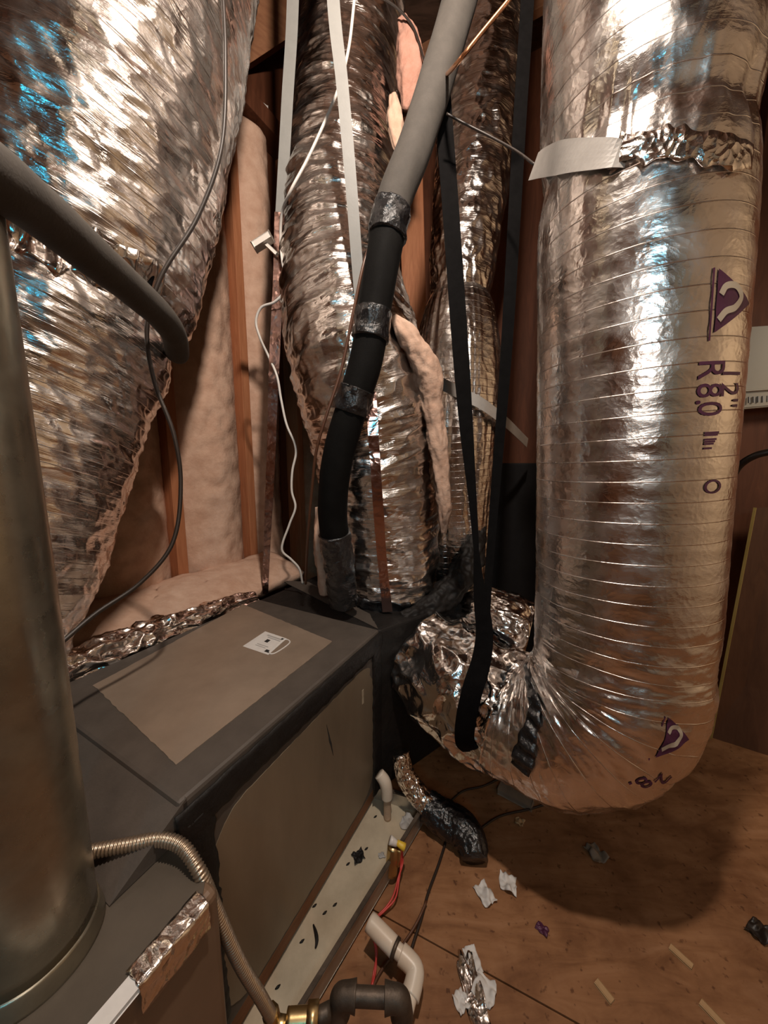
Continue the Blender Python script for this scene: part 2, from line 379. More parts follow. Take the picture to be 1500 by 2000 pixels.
mb, nt_, b_ = base('blue_panel_glow')  # glow of the added blue panel behind the camera
b_.inputs['Base Color'].default_value = (0.1, 0.2, 0.3, 1)
b_.inputs['Emission Color'].default_value = (0.02, 0.55, 0.85, 1); b_.inputs['Emission Strength'].default_value = 34.0
M['blue_glow'] = mb

# ------------------------------------------------------------------ the setting
def struct(name, bm, mat):
    o = from_bm(name, bm, mat); o['kind'] = 'structure'; return o
# floor: two plywood sheets meeting at a seam
fl_p, fl_q = PZ(725, 1775, 0), PZ(1130, 2000, 0)
fl_n = (fl_q - fl_p).cross(Vector((0, 0, 1))).normalized()
fb = bmesh.new()
for sg in (-1, 1):
    h = prism_bm([(-4, -3.2), (4.5, -3.2), (4.5, 4.4), (-4, 4.4)], -0.05, 0.0)
    bmesh.ops.bisect_plane(h, geom=list(h.verts) + list(h.edges) + list(h.faces), plane_co=fl_p + fl_n * sg * .002, plane_no=fl_n * sg, clear_inner=True)
    bmesh.ops.holes_fill(h, edges=list(h.edges), sides=0)
    me_ = bpy.data.meshes.new('half'); h.to_mesh(me_); h.free(); fb.from_mesh(me_); bpy.data.meshes.remove(me_)
struct('floor', fb, M['floor'])
WL = -1.64                                                  # left wall, along the cabinets
struct('wall_left', st_box(-3.2, 2.75, WL - 0.06, WL, 0, 4.0, 0), M['wall_wood'])
struct('wall_back', st_box(2.75, 2.81, WL - 0.06, 3.4, 0, 4.0, 0), M['wall_wood'])
struct('wall_right', st_box(-3.2, 2.75, 2.6, 2.66, 0, 4.0, 0), M['tan_wall'])
struct('wall_front', st_box(-3.2, -3.14, WL, 2.6, 0, 4.0, 0), M['rafter'])
struct('ceiling', st_box(-3.2, 2.81, WL - 0.06, 2.66, 3.9, 3.96, 0), M['roof'])
lv = prism_bm([(-0.11, 0), (0.11, 0), (0.11, 0.03), (-0.11, 0.03)], 0, 0.32)
for v in lv.verts: v.co = Vector((v.co.x - 0.18, v.co.y - 1.95, v.co.z + 2.08))
struct('glow_panel_1', lv, M['blue_glow'])  # unseen glowing panel, added to put blue glints on the ducts

# knee wall studs, plates, rafters
STUDS = [0.12, 0.53, 0.935, 1.345, 1.755, 2.165]
sl = {0.935: 'orange stud nearest the big left foil duct, low between pale batts', 1.345: 'long orange stud between two pale fibreglass batts'}
for s in STUDS:
    lab = sl.get(s, 'pine wall stud between fibreglass batts')
    if s < 0.9 or s > 1.5: lab = 'dim pine stud of the left wall behind the ducts'
    from_bm('wall_stud', st_box(s - 0.024, s + 0.024, WL, WL + 0.10, 0.0, 3.05, 0.002), M['stud'],
            top=(lab, 'stud', 'studs of the insulated left wall'))
from_bm('top_plate', st_box(-1.0, 2.7, WL + .001, WL + 0.12, 3.05, 3.14, 0.003), M['wall_wood'],
        top=('dark red wooden plate along the top of the fibreglass wall', 'beam'))
from_bm('wood_batten', beam_bm(P(447, 160, 1.95), P(522, 214, 2.12), 0.012, 0.022), M['paper'],
        top=('thin white batten lying on the dark plate above the fibreglass', 'batten'))
from_bm('rafter', beam_bm(P(395, 128, 1.98), P(760, -105, 2.38), 0.05, 0.17, up=(0, -0.2, 1)), M['rafter'],
        top=('brown rafter slanting up to the right behind the white hanging straps', 'rafter'))
for k, s in enumerate((0.0, 0.8, 1.6, 2.4)):
    from_bm('ceiling_joist', st_box(s - 0.022, s + 0.022, WL, 2.6, 3.74, 3.9, 0), M['rafter'],
            top=('brown joist under the dark roof deck above the ducts', 'joist', 'joists under the roof deck'))
# fibreglass batts
def batt(s0, s1, z0, z1, puff, mat, label, seed):
    n, m = int((z1 - z0) / 0.016), max(8, int((s1 - s0) / 0.014))
    z = np.linspace(z0, z1, n)[:, None]; s = np.linspace(s0, s1, m)[None, :]
    u = (s - s0) / (s1 - s0); edge = (np.clip(u * (1 - u) * 4, 0, 1)) ** 0.45
    ez = np.clip((z - z0) / 0.05, 0, 1) ** 0.5 * np.clip((z1 - z) / 0.05, 0, 1) ** 0.5
    S = s + 0 * z; Z = z + 0 * s
    d = puff * edge + 0.030 * pn(S * 4, Z * 2.2, seed) + 0.034 * np.abs(pn(S * 11, Z * 8, seed + 3.3)) + 0.010 * pn(S * 26, Z * 22, seed + 9)
    t = WL + 0.005 + np.maximum(0.01, d * edge * ez + 0.02)
    S = S + 0.012 * pn(Z * 6, seed, S * 2) * np.where((u < .02) | (u > .98), 1, 0.3)
    G = S[..., None] * np.array(DV) + t[..., None] * np.array(NV) + Z[..., None] * np.array([0, 0, 1.0])
    sheet('insulation_batt', G[:, ::-1], 0.004, mat, top=(label, 'insulation', 'fibreglass batts of the left wall'))
labs = {0: 'fibreglass batt hidden mostly behind the big left duct', 1: 'pale fibreglass batt just right of the big left foil duct',
        2: 'widest pale fibreglass batt between the two orange studs', 3: 'pale fibreglass batt right of the long orange stud, beside the dark gap',
        4: 'fibreglass batt painted in the shade of the middle duct, behind the white wire'}
for k in range(5):
    a, b2 = STUDS[k] + 0.018, STUDS[k + 1] - 0.018
    if k == 3: b2 = 1.62
    batt(a, b2, 0.0, 3.04, 0.10, M['batt_shaded'] if k == 4 else M['batt'], labs[k], 3.7 * k + 1)
# loose batt folded down behind the coil cabinet
n, m = 26, 60
q = np.linspace(0, 1, n)[:, None]; r = np.linspace(0, 1, m)[None, :]
S = 0.35 + 1.05 * r + 0 * q; T_ = -1.53 + 0.27 * q + 0 * r
Z = 0.74 - 0.05 * q - 0.10 * (q - 0.4) ** 2 + 0.02 * pn(S * 6, T_ * 6, 1.1) + 0.012 * pn(S * 18, T_ * 18, 4.1)
G = S[..., None] * np.array(DV) + T_[..., None] * np.array(NV) + Z[..., None] * np.array([0, 0, 1.0])
sheet('insulation_batt', G, 0.07, M['batt'], top=('loose pale batt lying flat behind the coil cabinet at the wall foot', 'insulation'))
# far stud, black box, right side boards
from_bm('wall_stud', beam_bm(P(812, 700, 2.25), P(800, 300, 2.3), 0.14, 0.04, up=(0, 1, 0)), M['stud'],
        top=('orange wood post seen between the middle and rear foil ducts', 'post'))
from_bm('black_box', prism_bm([(0.52, 1.98), (1.05, 1.85), (1.2, 2.25), (0.66, 2.4)], 0.0, 1.30, 0.006), M['black_matte'],  # near-black block filling the gap behind the right duct
        top=('plain black box behind the right foil duct', 'cabinet'))
pb = thing('leaning_board', 'brown wooden panel leaning at right behind the tall foil duct', 'panel', tuple(PZ(1440, 1455, 0)))
a0, a1, t1_, t0_ = PZ(1388, 1440, 0), PZ(1640, 1520, 0), P(1690, 985, 1.50), P(1474, 992, 1.62)
e1 = (a1 - a0).normalized(); nrm = e1.cross((t0_ - a0).normalized()).normalized()
if nrm.y > 0: nrm = -nrm
def quad_slab(c, n_, th):
    bm = bmesh.new(); f = [bm.verts.new(p) for p in c]; g = [bm.verts.new(p - n_ * th) for p in c]
    bm.faces.new(f); bm.faces.new(g[::-1])
    for i in range(4): bm.faces.new((f[i], f[(i+1) % 4], g[(i+1) % 4], g[i]))
    bmesh.ops.recalc_face_normals(bm, faces=bm.faces); return bm
from_bm('face', quad_slab([a0, a1, t1_, t0_], nrm, 0.02), M['board'], pb)
from_bm('edge_strip', beam_bm(a0 + nrm * 0.004, t0_ + nrm * 0.004, 0.008, 0.008, bev=0.001), M['board_edge'], pb)
wb = thing('wall_unit', 'beige plastic box with small vent slots at right edge', 'box', tuple(P(1480, 800, 1.7)))
c0, c1, c2, c3 = P(1436, 800, 1.70), P(1620, 784, 1.58), P(1610, 628, 1.58), P(1436, 640, 1.70)
nb = (c1 - c0).cross(c3 - c0).normalized(); nb = nb if nb.y < 0 else -nb
bmq = quad_slab([c0, c1, c2, c3], nb, 0.12); bmesh.ops.bevel(bmq, geom=list(bmq.edges), offset=0.006, segments=2, affect='EDGES')
from_bm('housing', bmq, M['plastic'], wb)
from_bm('lip', beam_bm(P(1436, 765, 1.693), P(1610, 752, 1.578), 0.012, 0.006, bev=0.001), M['plastic'], wb)
for k in range(5):
    from_bm('slot', beam_bm(P(1463 + k * 9, 775 - k * .6, 1.672 - k * .004), P(1463 + k * 9, 787 - k * .6, 1.672 - k * .004), 0.006, 0.006, bev=0), M['ink_grey'], wb)
pc_ = (c0 + c1) / 2 - nb * .17
from_bm('wood_post', beam_bm((pc_.x, pc_.y, 0), (pc_.x, pc_.y, 3.74), .26, .07, up=tuple(nb)), M['wall_wood'], top=('dark reddish wood post carrying the beige box at the right edge', 'post'))
tube('cable', [P(1418, 990, 1.5), P(1440, 915, 1.45), P(1475, 890, 1.4), P(1530, 878, 1.35)], 0.013, M['cable_dark'], top=('thick dark cable curving below the beige box at right', 'cable'))

# ------------------------------------------------------------------ furnace, coil cabinet, plenum
TOP = 0.71
coil = thing('coil_cabinet', 'low grey metal coil cabinet with black mastic seams and paper sticker', 'air handler', tuple(ST(0.66, -0.87, 0.06)))
from_bm('body', st_box(0.30, 1.03, -1.17, -0.566, 0.10, TOP, 0.008), M['mastic_grey'], coil)
def wobble_patch(corners, nx, ny, amp, off, nrm, seed, round_r=0.0):
    """slightly irregular thin plate between four corners, raised off the surface"""
    c = [Vector(q) for q in corners]; bm = bmesh.new(); vs_ = []
    K = nx * 2 + ny * 2; pts = []
    for e in range(4):
        k = nx if e % 2 == 0 else ny
        for i in range(k):
            p = c[e].lerp(c[(e + 1) % 4], i / k); pts.append(p)
    ctr = sum(c, Vector()) / 4; ex = (c[1] - c[0]).normalized(); ey = (c[3] - c[0]).normalized()
    W, H = (c[1] - c[0]).length, (c[3] - c[0]).length
    out = []
    for p in pts:
        x, y = (p - c[0]).dot(ex), (p - c[0]).dot(ey)
        if round_r:
            cx, cy = min(max(x, round_r), W - round_r), min(max(y, round_r), H - round_r)
            dx, dy = x - cx, y - cy
            if abs(dx) > 1e-6 and abs(dy) > 1e-6:
                mxx = max(abs(dx), abs(dy)); l = math.hypot(dx, dy); f = mxx / l; x, y = cx + dx * f, cy + dy * f
        q = c[0] + ex * x + ey * y
        q += (q - ctr).normalized() * amp * float(pn(q.x * 60, q.y * 60, q.z * 60 + seed))
        out.append(q)
    a = [bm.verts.new(q + nrm * off) for q in out]; b2 = [bm.verts.new(q) for q in out]
    bm.faces.new(a)
    for i in range(len(a)): bm.faces.new((b2[i], b2[(i+1) % len(a)], a[(i+1) % len(a)], a[i]))
    bmesh.ops.recalc_face_normals(bm, faces=bm.faces); return bm
UPV = Vector((0, 0, 1))
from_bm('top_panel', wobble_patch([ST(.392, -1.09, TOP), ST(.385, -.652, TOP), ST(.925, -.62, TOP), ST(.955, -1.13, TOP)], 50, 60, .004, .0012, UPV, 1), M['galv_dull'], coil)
# black mastic along the right-hand top edge and down the corners, side panel showing inside it
def mastic_strip(a, b, w0, w1, nrm, side, seed, mat, parent, name='mastic_seam', th=0.004):
    a, b = Vector(a), Vector(b); d = (b - a); L = d.length; d.normalize(); n = int(L / 0.006); rows = []
    for i in range(n + 1):
        u = i / n; p = a + d * (L * u)
        lo = -w0 * (1 + .22 * float(pn(u * L * 40, seed, .3))); hi = w1 * (1 + .22 * float(pn(u * L * 40, seed + 5, .7)))
        row = []
        for k in range(9):
            f = k / 8; o = lo + (hi - lo) * f
            h = th * (1 - (2 * f - 1) ** 4) * (1 + .5 * float(pn(u * L * 60, f * 5, seed + 2)))
            row.append(p + Vector(side) * o + Vector(nrm) * h)
        rows.append(row)
    G = np.array([[tuple(q) for q in r_] for r_ in rows]); 
    if Vector(np.cross(G[0, 1] - G[0, 0], G[1, 0] - G[0, 0])).dot(Vector(nrm)) < 0: G = G[:, ::-1]
    return sheet(name, G, 0.002, mat, parent)
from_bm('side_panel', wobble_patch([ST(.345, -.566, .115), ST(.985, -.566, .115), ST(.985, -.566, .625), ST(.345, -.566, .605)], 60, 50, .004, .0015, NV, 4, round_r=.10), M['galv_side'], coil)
mastic_strip(ST(.29, -.562, .672), ST(1.04, -.562, .680), .045, .022, NV, UPV, 2.2, M['mastic_black'], coil)
mastic_strip(ST(.312, -.562, .10), ST(.312, -.562, .66), .02, .05, NV, DV, 7.2, M['mastic_black'], coil)
mastic_strip(ST(1.01, -.562, .08), ST(1.01, -.562, .66), .035, .03, NV, DV, 8.2, M['mastic_black'], coil)
sb = bmesh.new(); prof = [(.315, TOP - .001), (.19, .644), (.315, .644)]
ra = [sb.verts.new(ST(a, -.566, b)) for a, b in prof]; rb = [sb.verts.new(ST(a, -1.055, b)) for a, b in prof]
sb.faces.new(ra); sb.faces.new(rb[::-1])
for i in range(3): sb.faces.new((ra[i], ra[(i+1) % 3], rb[(i+1) % 3], rb[i]))
bmesh.ops.recalc_face_normals(sb, faces=sb.faces)
from_bm('sloped_end', sb, M['mastic_grey'], coil)
for (s, z, w_, h_) in ((.905, .50, .010, .05),):
    from_bm('paint_chip', wobble_patch([ST(s, -.5643, z), ST(s + w_, -.5643, z), ST(s + w_, -.5643, z + h_), ST(s, -.5643, z + h_)], 6, 10, .003, .001, NV, 3), M['pan'], coil)
from_bm('scorch_mark', wobble_patch([ST(.725, -.5643, .50), ST(.745, -.5643, .47), ST(.755, -.5643, .50), ST(.73, -.5643, .54)], 6, 10, .003, .0008, NV, 5), M['ink'], coil)
# rating sticker on top, with its printed lines and a paper-clip shaped mark
Z2 = TOP + .0014
lc = [PZ(474, 1262, Z2), PZ(524, 1279, Z2), PZ(560, 1247, Z2), PZ(518, 1233, Z2)]
lab = from_bm('sticker', quad_slab(lc, UPV, 0.0008), M['paper'], coil)
def onlab(u, v, z=.0006): return (lc[0].lerp(lc[1], u)).lerp(lc[3].lerp(lc[2], u), v) + UPV * z
def lab_rect(u0, u1, v0, v1, mat, nm):
    from_bm(nm, quad_slab([onlab(u0, v0), onlab(u1, v0), onlab(u1, v1), onlab(u0, v1)], UPV, .0004), mat, lab)
lab_rect(.42, .56, .50, .66, M['ink'], 'printed_mark')
lab_rect(.25, .9, .82, .88, M['ink_grey'], 'printed_line'); lab_rect(.35, .9, .74, .78, M['ink_grey'], 'printed_line')
lab_rect(.30, .75, .30, .33, M['ink_grey'], 'printed_line'); lab_rect(.30, .7, .22, .25, M['ink_grey'], 'printed_line')
lab_rect(.78, .95, .08, .2, M['ink'], 'printed_mark'); lab_rect(.84, .96, .86, .94, M['ink'], 'printed_mark')
pc = [PZ(526, 1273, Z2), PZ(556, 1249, Z2), PZ(563, 1250, Z2), PZ(566, 1255, Z2), PZ(536, 1276, Z2), PZ(529, 1277, Z2), PZ(526, 1273, Z2)]
tube('clip_mark', pc, .0022, M['paper'], coil, nu=8, step=.002)
# supply plenum past the coil
A_, B_, C_, E_, F_ = (-.016, 1.172), (.36, 1.46), (.22, 1.98), (-.36, 1.80), (-.56, 1.43)
pl = thing('supply_plenum', 'black mastic coated plenum box under the middle duct', 'plenum', (-.05, 1.5, .06))
from_bm('body', prism_bm([A_, B_, C_, E_, F_], .06, TOP - .004, .008), M['mastic_black'], pl)
gp = [ST(1.035, -.575, TOP - .003), ST(1.13, -.62, TOP - .003), ST(1.17, -1.00, TOP - .003), ST(1.035, -1.155, TOP - .003)]
from_bm('grey_coat', wobble_patch(gp, 30, 30, .006, .002, UPV, 6), M['mastic_grey'], pl)
Tube([tuple(P(785, 1212, 1.30)) + (.03,), tuple(P(850, 1180, 1.40)) + (.05,), tuple(P(900, 1125, 1.50)) + (.06,), tuple(P(928, 1060, 1.60)) + (.05,), tuple(P(935, 1000, 1.68)) + (.02,)], 60, .006,
     lambda A, V, R, c: R * (.4 * pn(np.cos(A) * 1.5, np.sin(A) * 1.5, V * 14) + .3 * pn(np.cos(A) * 3, np.sin(A) * 3, V * 40))).mesh('mastic_lump', M['mastic_black'], pl)
# furnace in the foreground
fu = thing('furnace', 'dark grey furnace cabinet in left foreground with foil taped edge', 'furnace', tuple(ST(0, -.75, .05)))
FT, FR = 0.64, -0.445
from_bm('body', st_box(-.42, .285, -1.06, FR, .08, FT, .012, 3), M['furnace_side'], fu)
from_bm('top_skin', prism_bm([tuple(ST(s, t, 0)[:2]) for s, t in ((-.40, -1.05), (.283, -1.05), (.283, FR - .03), (.265, FR - .012), (.10, FR - .012), (-.40, FR - .012))], FT, FT + .002, 0), M['furnace_top'], fu)
from_bm('edge_trim', beam_bm(ST(-.42, FR - .004, FT + .001), ST(.175, FR - .004, FT + .001), .017, .008), M['paper'], fu)
ns, nt2 = 60, 14
ss_ = np.linspace(.165, .262, ns)[:, None]; q = np.linspace(0, 1, nt2)[None, :]
wob = .004 * pn(ss_ * 50, q * 3, 2.0); tt = np.where(q < .5, FR - .022 + .030 * (q / .5), FR + .008) + wob * .6
zz = np.where(q < .5, FT + .006, FT + .006 - .045 * ((q - .5) / .5)) + .003 * np.abs(pn(ss_ * 60, q * 6, 8.0))
G = (ss_ + 0 * q + .004 * pn(ss_ * 10, q * 9, 4.))[..., None] * np.array(DV) + tt[..., None] * np.array(NV) + (zz + 0 * ss_)[..., None] * np.array([0, 0, 1.])
sheet('foil_tape', G[:, ::-1], .001, M['foil_tape'], fu)
# flue
FX, FY = -.478, .388
fl = thing('flue_pipe', 'round galvanised flue pipe rising from the furnace at left edge', 'pipe', (FX, FY, FT))
tube('pipe', [(FX, FY, FT + .03), (FX, FY, 1.5), (FX - .01, FY - .01, 2.6), (FX - .01, FY - .01, 3.7)], .070, M['flue'], fl, nu=64, step=.02,
     disp=lambda A, V, R, c: -.0012 * np.exp(-((V - .22) / .004) ** 2) + .0008 * pn(np.cos(A) * 2, np.sin(A) * 2, V * 4))
tube('base_collar', [(FX, FY, FT + .002), (FX, FY, FT + .018), (FX, FY, FT + .030)], [.077, .0745, .0715], M['flue'], fl, nu=64, step=.004)

# ------------------------------------------------------------------ flexible ducts


def crumple(A, V, k, seed):
    return np.abs(pn(np.cos(A) * k, np.sin(A) * k, V * k * 4 + seed))
def pleat(A, V, ka, kv, seed, tw=0.0):
    a = A + tw * V
    return pn(np.cos(a) * ka, np.sin(a) * ka, V * kv + seed)
# right: tall duct with elbow into the plenum
rd = thing('flexible_duct', 'tall silver foil duct at right with printed lettering, turning to the plenum at its foot', 'duct', (.64, .93, .25))
RP = [(.25, 1.22, .53, .165), (.34, 1.10, .50, .175), (.43, 1.02, .485, .19), (.535, .95, .52, .208), (.635, .915, .64, .214), (.655, .925, .80, .215),
      (.645, .935, 1.17, .214), (.620, .93, 1.6, .214), (.597, .925, 1.92, .210), (.594, .925, 1.985, .200), (.592, .925, 2.05, .208), (.585, .925, 2.4, .214), (.575, .925, 3.0, .214), (.57, .925, 3.7, .214)]
def d_right(A, V, R, c):
    low = 1 - ss(.55, 1.05, V); z = c[:, 2][:, None]
    neck = np.exp(-((z - 1.985) / .09) ** 2)
    h = -.0008 * (0.5 + 0.5 * np.cos(2 * math.pi * (V / .047 + A / (2 * math.pi)))) * (1 - .6 * low)
    h = h + low * (.012 * pleat(A, V, 1.4, 14, 1.3, .6) - .009 * np.abs(pleat(A, V, 2.6, 30, 5.3, .8)) - .006 * np.abs(pleat(A, V, 4, 60, 15.3, .8)))
    vl = 1 - ss(.22, .42, V)
    h = h + vl * (-.022 * crumple(A, V, 2.6, 2.0) - .012 * crumple(A, V, 5.5, 8.0))
    h = h + neck * (-.018 * np.abs(pn(np.cos(A) * 5, np.sin(A) * 5, V * 5)) ) + .003 * pleat(A, V, 1.2, 1.5, 9)
    return h
RT = Tube(RP, 260, .0045, d_right)
jr = RT.mesh('jacket', M['foil_right'], rd)
# left: fat duct
ld = thing('flexible_duct', 'fat wrinkled silver foil duct filling the upper left corner', 'duct', (-1.1, .75, .4))
LP = [(-1.29, .41, .01, .26), (-1.22, .50, .35, .27), (-1.12, .66, .75, .28), (-1.06, .80, 1.0, .29), (-.955, .985, 1.55, .30), (-.86, 1.05, 1.85, .315), (-.72, 1.10, 2.34, .30), (-.62, 1.18, 3.0, .30), (-.56, 1.2, 3.7, .30)]
def d_left(A, V, R, c):
    z = c[:, 2][:, None]
    seam = np.exp(-((z - 1.72 - .06 * np.sin(A)) / .06) ** 2)
    low = 1 - ss(.95, 1.25, z)
    h = .012 * pleat(A, V, 2.0, 5, 4.0, 1.6) - .020 * np.abs(pleat(A, V, 2.2, 16, 2.0, -1.2)) - .010 * np.abs(pleat(A, V, 3.5, 36, 7.0, -1.2)) - .008 * np.abs(pleat(A, V, 7, 14, 17.0, 2))
    h = h - seam * (.030 + .03 * np.abs(pn(np.cos(A) * 6, np.sin(A) * 6, V * 12))) 
    h = h + low * (.028 * pleat(A, V, 1.8, 7, 3.0, -1.5) - .02 * np.abs(pleat(A, V, 3.0, 12, 12.0)))
    return h
LT = Tube(LP, 300, .0055, d_left)
LT.mesh('jacket', M['foil_left'], ld)
# middle duct
md = thing('flexible_duct', 'pleated silver foil duct standing on the plenum behind the black line', 'duct', (0, 1.55, .7))
MP = [(.005, 1.555, .69, .225), (.005, 1.555, .80, .24), (.00, 1.54, 1.0, .255), (-.03, 1.48, 1.35, .265), (-.10, 1.43, 1.66, .262), (-.165, 1.50, 1.98, .245), (-.185, 1.62, 2.38, .245), (-.17, 1.74, 2.8, .24), (-.15, 1.84, 3.2, .24), (-.14, 1.92, 3.7, .24)]
def d_mid(A, V, R, c):
    h = .010 * pleat(A, V, 1.3, 14, 2.0, .3) - .026 * np.abs(pleat(A, V, 1.5, 18, 6.0, .4)) - .009 * np.abs(pleat(A, V, 3, 38, 11.0)) - .004 * np.abs(pleat(A, V, 9, 20, 21.0))
    h = h + .008 * pleat(A, V, 1.5, 3, 3) - (1 - ss(0, .12, V)) * .02 * crumple(A, V, 6, 3)
    return h
MT = Tube(MP, 260, .0045, d_mid)
MT.mesh('jacket', M['foil_mid'], md)
on_surface_later = [(648, 1150), (690, 1172), (740, 1186), (800, 1184)]
# rear duct with a lower sleeve
qd = thing('flexible_duct', 'narrower foil duct in two sleeves behind the black strap, right of the middle duct', 'duct', (.36, 1.75, .7))
QL = [(.40, 1.78, .55, .15), (.385, 1.76, .85, .165), (.36, 1.74, 1.2, .19), (.345, 1.72, 1.5, .205), (.345, 1.74, 1.8, .200), (.352, 1.76, 2.0, .165), (.355, 1.77, 2.06, .14)]
QU = [(.355, 1.77, 2.0, .125), (.365, 1.79, 2.15, .15), (.39, 1.83, 2.4, .165), (.44, 1.90, 2.8, .19), (.47, 1.95, 3.2, .20), (.48, 1.98, 3.7, .20)]
QLT = Tube(QL, 200, .005, lambda A, V, R, c: .008 * pleat(A, V, 3, 3, 1) - .016 * np.abs(pleat(A, V, 5, 2.2, 6)) - .004 * np.abs(pleat(A, V, 9, 20, 2)))
QLT.mesh('lower_sleeve', M['foil_rear'], qd)
QUT = Tube(QU, 200, .005, lambda A, V, R, c: .010 * pleat(A, V, 2, 10, 1) - .02 * np.abs(pleat(A, V, 3, 16, 6)) - .006 * crumple(A, V, 6, 2))
QUT.mesh('upper_sleeve', M['foil_mid'], qd)
# crumpled foil along the back edge of the coil cabinet
fw = thing('foil_wrap', 'crumpled shiny foil bundle along the back edge of the coil cabinet', 'duct wrap', tuple(ST(.6, -1.25, .55)))
FP = [tuple(ST(.12, -1.245, .66)) + (.085,), tuple(ST(.40, -1.245, .685)) + (.085,), tuple(ST(.62, -1.24, .70)) + (.07,), tuple(ST(.95, -1.225, .70)) + (.045,), tuple(ST(1.05, -1.215, .695)) + (.03,)]
FW = Tube(FP, 140, .004, lambda A, V, R, c: R * (.4 * pn(np.cos(A) * 1.6, np.sin(A) * 1.6, V * 10) - .6 * np.abs(pn(np.cos(A) * 2, np.sin(A) * 2, V * 14 + 4)) - .12 * np.abs(pn(np.cos(A) * 5, np.sin(A) * 5, V * 40))))
FW.mesh('foil', M['foil_crumple'], fw)
# second foil crumple where the right duct meets the plenum
EL = Tube([(.19, 1.31, .52, .175), (.26, 1.21, .51, .19), (.34, 1.12, .50, .19), (.42, 1.04, .485, .18)], 200, .0045,
          lambda A, V, R, c: -.07 * crumple(A, V, 1.8, 1) - .025 * crumple(A, V, 4, 5) + .03)
EL.mesh('crumpled_collar', M['foil_crumple'], rd)
RC = Tube([(.36, 1.55, .60, .11), (.48, 1.42, .62, .13), (.60, 1.36, .60, .12)], 140, .0045,
          lambda A, V, R, c: -.04 * crumple(A, V, 2.2, 11) - .03 * crumple(A, V, 4.5, 15) + .02)
RC.mesh('foil_bundle', M['foil_crumple'], None, top=('crumpled reddish foil bundle behind the foot of the right duct', 'duct wrap'))
def on_surface(tb, name, pxs, wid, mat, parent, off=.004, n=60, wob=.0, rip=.0):
    """strip laid on a tube's surface through a run of its points"""
    keys = [tb.find(*p) for p in pxs]; vv = np.array([k[0] for k in keys]); aa = np.unwrap(np.array([k[1] for k in keys]))
    d = np.linspace(0, 1, len(keys)); rows = []
    for i in range(n + 1):
        u = i / n; v, a = np.interp(u, d, vv), np.interp(u, d, aa)
        v2, a2 = np.interp(min(1, u + .02), d, vv), np.interp(min(1, u + .02), d, aa); v1, a1 = np.interp(max(0, u - .02), d, vv), np.interp(max(0, u - .02), d, aa)
        R = np.interp(v, tb.L, tb.R); dv, da = v2 - v1, (a2 - a1) * R; l = math.hypot(dv, da) + 1e-9
        sv, sa = -da / l, dv / l; row = []
        for k in range(6):
            f = (k / 5 - .5) * wid * (1 + wob * float(pn(u * 9, k * .4, 1.7)))
            row.append(tb.at(v + sv * f, a + sa * f / R, off + rip * (math.sin(u * 44) + float(pn(u * 20, k * .5, 3.3)))))
        rows.append(row)
    G = np.array(rows); nn = np.cross(G[n//2, 1] - G[n//2, 0], G[n//2+1, 0] - G[n//2, 0])
    if nn @ (np.array([0, 0, CAMZ]) - G[n//2, 0]) < 0: G = G[:, ::-1]
    return sheet(name, G, .002, mat, parent)
on_surface(LT, 'joint_tape', [(2, 452), (70, 476), (140, 494), (210, 530), (270, 545), (318, 548)], .10, M['foil_crumple'], ld, .004, n=90, wob=.9, rip=.004)
on_surface(RT, 'tape_strip', [(1030, 1300), (1045, 1370), (1030, 1440), (1018, 1500)], .048, M['tape_black'], rd, .010, wob=.6, rip=.004)
on_surface(RT, 'tape_strip', [(1000, 1250), (985, 1310), (968, 1350), (965, 1395)], .044, M['tape_black'], rd, .010, wob=.8, rip=.004)
on_surface(EL, 'tape_strip', [(905, 1225), (960, 1222), (1000, 1262)], .045, M['tape_black'], rd, .006, wob=.8)
on_surface(MT, 'tape_strip', on_surface_later, .055, M['tape_black'], md, .008, wob=.7, rip=.004)
# printing on the right duct
def text_geo(body, size):
    cu = bpy.data.curves.new('t', 'FONT'); cu.body = body; cu.size = size; cu.resolution_u = 4
    o = bpy.data.objects.new('t', cu); C.objects.link(o)
    me = o.to_mesh(); bm = bmesh.new(); bm.from_mesh(me); o.to_mesh_clear()
    C.objects.unlink(o); bpy.data.objects.remove(o); bpy.data.curves.remove(cu)
    bmesh.ops.triangulate(bm, faces=bm.faces)
    bmesh.ops.subdivide_edges(bm, edges=[e for e in bm.edges if e.calc_length() > size * .12], cuts=2)
    bmesh.ops.triangulate(bm, faces=bm.faces)
    bm.verts.ensure_lookup_table(); bm.verts.index_update()
    V = [(v.co.x, v.co.y) for v in bm.verts]; Fc = [[v.index for v in f.verts] for f in bm.faces]; bm.free()
    return V, Fc
def print_on(tb, name, V, Fc, px, py, mat, parent, off=.0016, sx=1.0, sy=1.0):
    """flat lettering wrapped on the duct: text runs down the duct, its tops to the right"""
    v0, a0 = tb.find(px, py); v1, a1 = tb.find(px + 25, py); sg = 1 if ((a1 - a0 + math.pi) % (2 * math.pi) - math.pi) > 0 else -1
    R = float(np.interp(v0, tb.L, tb.R)); dn = -1 if tb.at(v0 + .02, a0)[2] > tb.at(v0, a0)[2] else 1
    W = [tb.at(v0 + dn * x * sx, a0 + sg * y * sy / R, off) for x, y in V]
    return mk(name, W, Fc, mat, parent, smooth=False)
for body, px, py, size in (('R', 1364, 702, .066), ('8.', 1362, 750, .062), ('0', 1362, 786, .062), ('12"', 1412, 712, .062)):
    V, Fc = text_geo(body, size); print_on(RT, 'printed_lettering', V, Fc, px, py, M['purple'], rd, sy=1.25)
